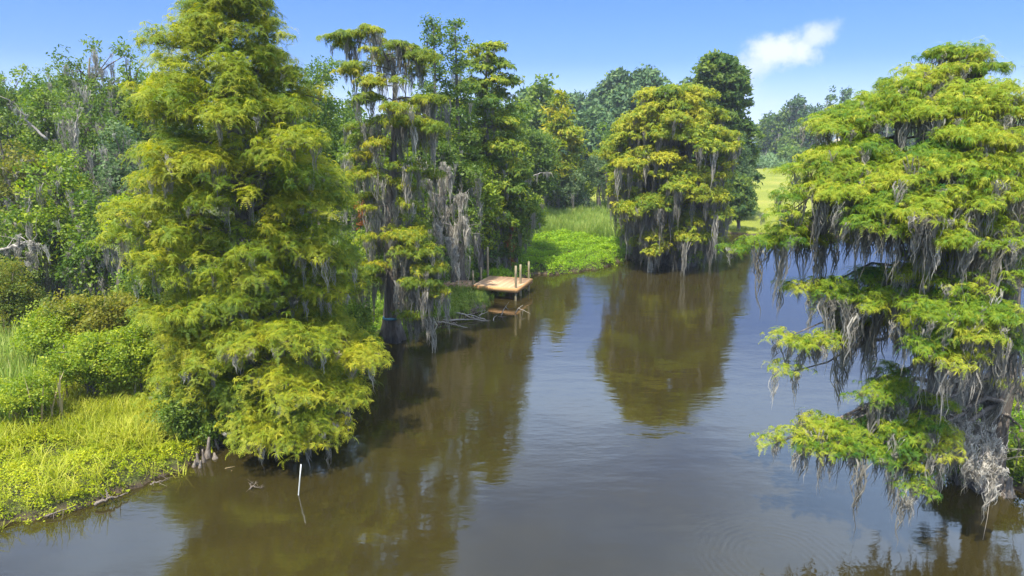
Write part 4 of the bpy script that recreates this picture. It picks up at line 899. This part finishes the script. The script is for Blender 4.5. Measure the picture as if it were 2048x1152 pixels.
# ------------------------------------------------------------------ things in and by the water
def stick(name, label, cat, paths, r, material='dead', group=None, twig=0, off=(0, 0, 0), tl=0.22):
    P0 = None; tb = MB(); rt = None
    allp = []
    for pts in paths:
        P = np.array([ground(p[0], p[1], p[2]) for p in pts]) + np.array(off); allp.append(P)
    b = allp[0][0].copy()
    for k, P in enumerate(allp):
        n = len(P); tt = np.linspace(0, n - 1, n * 4); Q = np.stack([np.interp(tt, np.arange(n), P[:, a]) for a in range(3)], 1); Q[1:-1] += rng.normal(0, r * 0.35, Q[1:-1].shape)
        tube(tb, Q, np.linspace(r, r * 0.25, len(Q)) * (1 if k == 0 else 0.65), 7)
        for _ in range(twig):
            q = Q[rng.integers(2, len(Q))]; e_ = q + rng.normal(0, tl, 3) + [0, 0, tl * 0.3]; tube(tb, bez(q, e_, 0.02, 4), np.linspace(r * 0.3, 0.004, 4), 3)
    o = tb.build(name, M[material], None, True, origin=b); return tag(o, label, cat, group)


stick('fallen_branch', 'bleached branch arching over the water in front of the dock', 'branch', [[(884, 640, 0.15), (902, 625, 0.35), (925, 627, 0.32), (950, 632, 0.2), (975, 640, -0.03)], [(925, 627, 0.3), (950, 638, 0.12), (970, 637, 0.08)]], 0.05, twig=3)
stick('fallen_branch', 'long straight grey branch lying on the water under the arching one', 'branch', [[(872, 641, 0.15), (905, 640, 0.12), (940, 638, 0.1), (985, 642, -0.02)], [(958, 631, 0.1), (975, 623, 0.3)]], 0.06, twig=2)
stick('fallen_branch', 'lowest pale branch reaching into the creek below the others', 'branch', [[(874, 644, 0.12), (892, 645, 0.14), (906, 648, 0.12), (920, 652, 0.08), (937, 656, -0.03)], [(905, 647, 0.1), (915, 645, 0.2)]], 0.045, twig=1)
stick('fallen_branch', 'pale stick standing slanted out of the water before the dock', 'branch', [[(1002, 632, -0.05), (1008, 618, 0.35), (1018, 604, 0.75)], [(1011, 613, 0.5), (1017, 620, 0.3)]], 0.03)
stick('fallen_branch', 'curved pale twig rising from the water under the dock corner', 'branch', [[(1030, 628, -0.05), (1037, 616, 0.3), (1046, 610, 0.45)], [(1037, 617, 0.3), (1050, 622, 0.2), (1062, 628, 0.1)]], 0.028, twig=1)
stick('fallen_branch', 'little forked stick right of the long grey branch', 'branch', [[(986, 642, -0.02), (988, 634, 0.12), (995, 630, 0.2)]], 0.025)
stick('fallen_branch', 'short dark stick floating near the slanted one', 'branch', [[(997, 633, 0.02), (1015, 634, 0.02)]], 0.03, 'wet')
stick('driftwood_log', 'thick dark log lying against the bank by the moss draped cypress', 'log', [[(798, 645, 0.18), (825, 645, 0.2), (855, 645, 0.15), (880, 642, 0.12)]], 0.15, 'wet')
stick('driftwood_log', 'short dark log half sunk below the thick one', 'log', [[(800, 660, 0.05), (820, 662, 0.05)]], 0.10, 'wet')
stick('brush_heap', 'heap of grey sticks on the bank edge below the dock reeds', 'sticks', [[(925, 625, 0.1), (950, 618, 0.3), (965, 612, 0.45)], [(940, 627, 0.1), (955, 612, 0.5)], [(930, 632, 0.05), (970, 620, 0.2)], [(948, 628, 0.05), (958, 610, 0.5)]], 0.045, 'knee', twig=9)
stick('driftwood_log', 'bare crooked driftwood root on the muddy edge of the near left bank', 'log', [[(190, 1010, 0.10), (215, 995, 0.22), (232, 996, 0.14), (256, 985, 0.10)], [(215, 995, 0.2), (213, 978, 0.45)]], 0.05, 'knee', twig=3)
stick('driftwood_log', 'weathered stick lying along the near bank below the vines', 'log', [[(90, 1032, 0.1), (120, 1022, 0.14), (152, 1012, 0.1)]], 0.03, 'knee', twig=3)
stick('driftwood_log', 'small broken branch at the bank left of the cypress knees', 'log', [[(300, 968, 0.12), (322, 962, 0.16), (340, 958, 0.08)]], 0.025, 'knee', twig=6)
stick('water_stake', 'thin pale stake standing in the open water right of the dock', 'stake', [[(1205, 636, -0.2), (1205, 632, 0.0), (1205.5, 622, 0.35)]], 0.016)
stick('tangled_twig', 'small tangle of brown twigs breaking the surface near the white pipe', 'twigs', [[(498, 980, -0.03), (505, 972, 0.1), (512, 966, 0.16)], [(505, 972, 0.1), (522, 977, 0.03)], [(503, 975, 0.06), (500, 968, .12), (506, 964, .2)]], 0.022, 'knee', twig=6, tl=0.09)
stick('floating_stem', 'thin yellow-green stem floating beside the cypress knees', 'twig', [[(450, 937, 0.02), (462, 934, 0.04), (470, 933, 0.02)], [(462, 942, 0.02), (465, 940, 0.03)]], 0.010, 'straw')
M['pvc'] = solid('white_plastic', G((0.3, (0.42, 0.44, 0.38)), (0.7, (0.62, 0.62, 0.56))), 3, 0.4, 0.05, spec=0.4)
b0 = ground(597, 990, 0.0); t0 = at(602, 929, b0[1] + 0.02); pm = MB(); d0 = t0 - b0
tube(pm, [b0 - d0 * 0.5, b0, b0 + d0 * 0.5, t0], 0.017, 12); pp = pm.build('marker_pipe', M['pvc'], None, True, origin=b0); tag(pp, 'slim white plastic pipe standing upright in the water in front of the giant cypress', 'pipe')

KN = [(388, 930, .22, .040, 'short cypress knee nearest the vines of the near bank'), (396, 926, .36, .045, 'grey forked cypress knee left of the tallest knee'), (407, 921, .42, .040, 'slim cypress knee leaning against the tallest one'), (415, 912, .66, .065, 'tallest cypress knee at the tip of the near bank'),
      (430, 914, .14, .055, 'stubby cypress knee right of the tallest one'), (400, 932, .24, .035, 'low thin cypress knee in front of the forked one'), (2012, 985, .55, .13, 'stubby grey stump at the tip of the right bank'), (1996, 975, .28, .08, 'low cypress knee left of the right bank stump')]
for px, py, h_, r_, lab in KN:
    g_ = ground(px, py, 0.05); km = MB(); zz = np.linspace(-0.3, h_, 8); u = np.clip((zz) / h_, 0, 1); ln_ = rng.normal(0, 0.1, 2)
    tube(km, np.stack([g_[0] + ln_[0] * u, g_[1] + ln_[1] * u, zz], 1), r_ * (1.3 * (1 - u) ** 1.4 + 0.48 + 0.1 * np.sin(u * 9)), 12, flute=0.25, nfl=4)
    for _ in range(2):
        a_ = rng.uniform(0, 6.28); d_ = np.array([math.cos(a_), math.sin(a_), 0]) * r_ * 2.6; c = np.array([g_[0], g_[1], 0]); tube(km, bez(c + [0, 0, h_ * 0.3], c + d_ + [0, 0, -0.1], 0.02, 5), np.linspace(r_ * .5, r_ * .25, 5), 6)
    tag(km.build('cypress_knee', M['knee'], None, True, origin=g_), lab, 'cypress knee', 'cypress knees at the water edge')

# brown brush pile and what shows through the trees
q = ground(722, 548, 0.3); pb = MB(); n = 900
pp_ = rng.normal(0, 1, (n, 3)) * np.array([0.8, 0.8, 0.0]); hh = 0.75 * np.exp(-(pp_[:, 0] ** 2 + pp_[:, 1] ** 2) / 1.0) * rng.uniform(0.6, 1, n); pp_[:, 2] = hh
scatter(pb, T_BLADE, q + pp_, rng.normal(0, 1, (n, 3)) * [1, 1, .3] + [0, 0, .3], rng.uniform(0, 6.28, n), np.full(n, 0.42), rng.uniform(0, .8, n))
M['brown_straw'] = leaf_mat('brown_pine_straw', G((0.0, (0.16, 0.085, 0.045)), (1.0, (0.36, 0.21, 0.12))), trans=0.1)
tag(pb.build('brush_pile', M['brown_straw'], None, origin=q), 'reddish brown brush pile on the bank left of the moss draped trunk', 'brush pile')

HY = 128.0; hc = ground(1196, 345, 0.45); hx = xof(1196, HY, 5); HS = root('house', (hx, HY, 0.4), 'white house with a pale grey roof glimpsed between the trees behind the lawn', 'house')
M['siding'] = solid('white_siding', G((0.3, (0.62, 0.62, 0.60)), (0.7, (0.74, 0.74, 0.72))), 1, 0.7, 0.3, 8, stretch=(0.1, 0.1, 6))
M['roof'] = solid('grey_shingles', G((0.3, (0.30, 0.30, 0.32)), (0.7, (0.44, 0.44, 0.47))), 2, 0.85, 0.4, 9)
M['glass'] = solid('window_glass', G((0.3, (0.03, 0.04, 0.05)), (0.7, (0.06, 0.07, 0.09))), 1, 0.1, 0, spec=0.6)
hm = MB(); box(hm, (hx, HY, 3.2), (11, 8, 5.6)); hm.build('wall', M['siding'], HS)
hm = MB(); hv = [(hx - 6, HY - 4.6, 5.9), (hx + 6, HY - 4.6, 5.9), (hx + 6, HY + 4.6, 5.9), (hx - 6, HY + 4.6, 5.9), (hx - 6, HY, 9.6), (hx + 6, HY, 9.6)]
hm.add(hv, [(0, 1, 5), (0, 5, 4), (2, 3, 4), (2, 4, 5), (0, 4, 3), (1, 2, 5), (0, 3, 2), (0, 2, 1)]); hm.build('roof', M['roof'], HS)
for dx in (-3.5, 0, 3.5):
    hm = MB(); box(hm, (hx + dx, HY - 4.03, 3.6), (1.2, 0.08, 1.6)); fr_ = hm.build('window', M['siding'], HS); hm = MB(); box(hm, (hx + dx, HY - 4.08, 3.6), (1.0, 0.04, 1.4)); hm.build('pane', M['glass'], fr_)
tq = ground(1160, 358, 0.4); tm = MB(); n = 14; u, v_ = np.meshgrid(np.linspace(-1, 1, n), np.linspace(-1, 1, n)); hz = 1.1 * (1 - u ** 4) * (1 - v_ ** 4) * (1 + 0.12 * np.sin(u * 5) * np.cos(v_ * 4)); i = (np.arange(n - 1)[:, None] * n + np.arange(n - 1)[None, :])
M['tarp'] = solid('blue_tarp', G((0.3, (0.015, 0.12, 0.42)), (0.7, (0.03, 0.20, 0.55))), 2, 0.4, 0.3)
tm.add(np.stack([tq[0] + u * 2.6, tq[1] + v_ * 1.6, 0.35 + hz], -1), np.concatenate([np.stack([i, i + 1, i + n + 1], -1).reshape(-1, 3), np.stack([i, i + n + 1, i + n], -1).reshape(-1, 3)]))
tag(tm.build('covered_pile', M['tarp'], None, True, origin=tq), 'bright blue tarp over a low heap, glimpsed under the trees behind the lawn', 'tarp')

# ------------------------------------------------------------------ air
hb = MB(); box(hb, (0, 2600, 29.5), (9600, 5600, 63))
hz_ = bpy.data.materials.new('thin_haze'); hz_.use_nodes = True; t = hz_.node_tree; t.nodes.clear(); o_ = t.nodes.new('ShaderNodeOutputMaterial'); v_ = t.nodes.new('ShaderNodeVolumePrincipled')
v_.inputs['Color'].default_value = (0.80, 0.88, 1.0, 1); v_.inputs['Density'].default_value = 0.0004; v_.inputs['Anisotropy'].default_value = 0.2
t.links.new(v_.outputs[0], o_.inputs['Volume']); tag(hb.build('haze', hz_), kind='stuff')
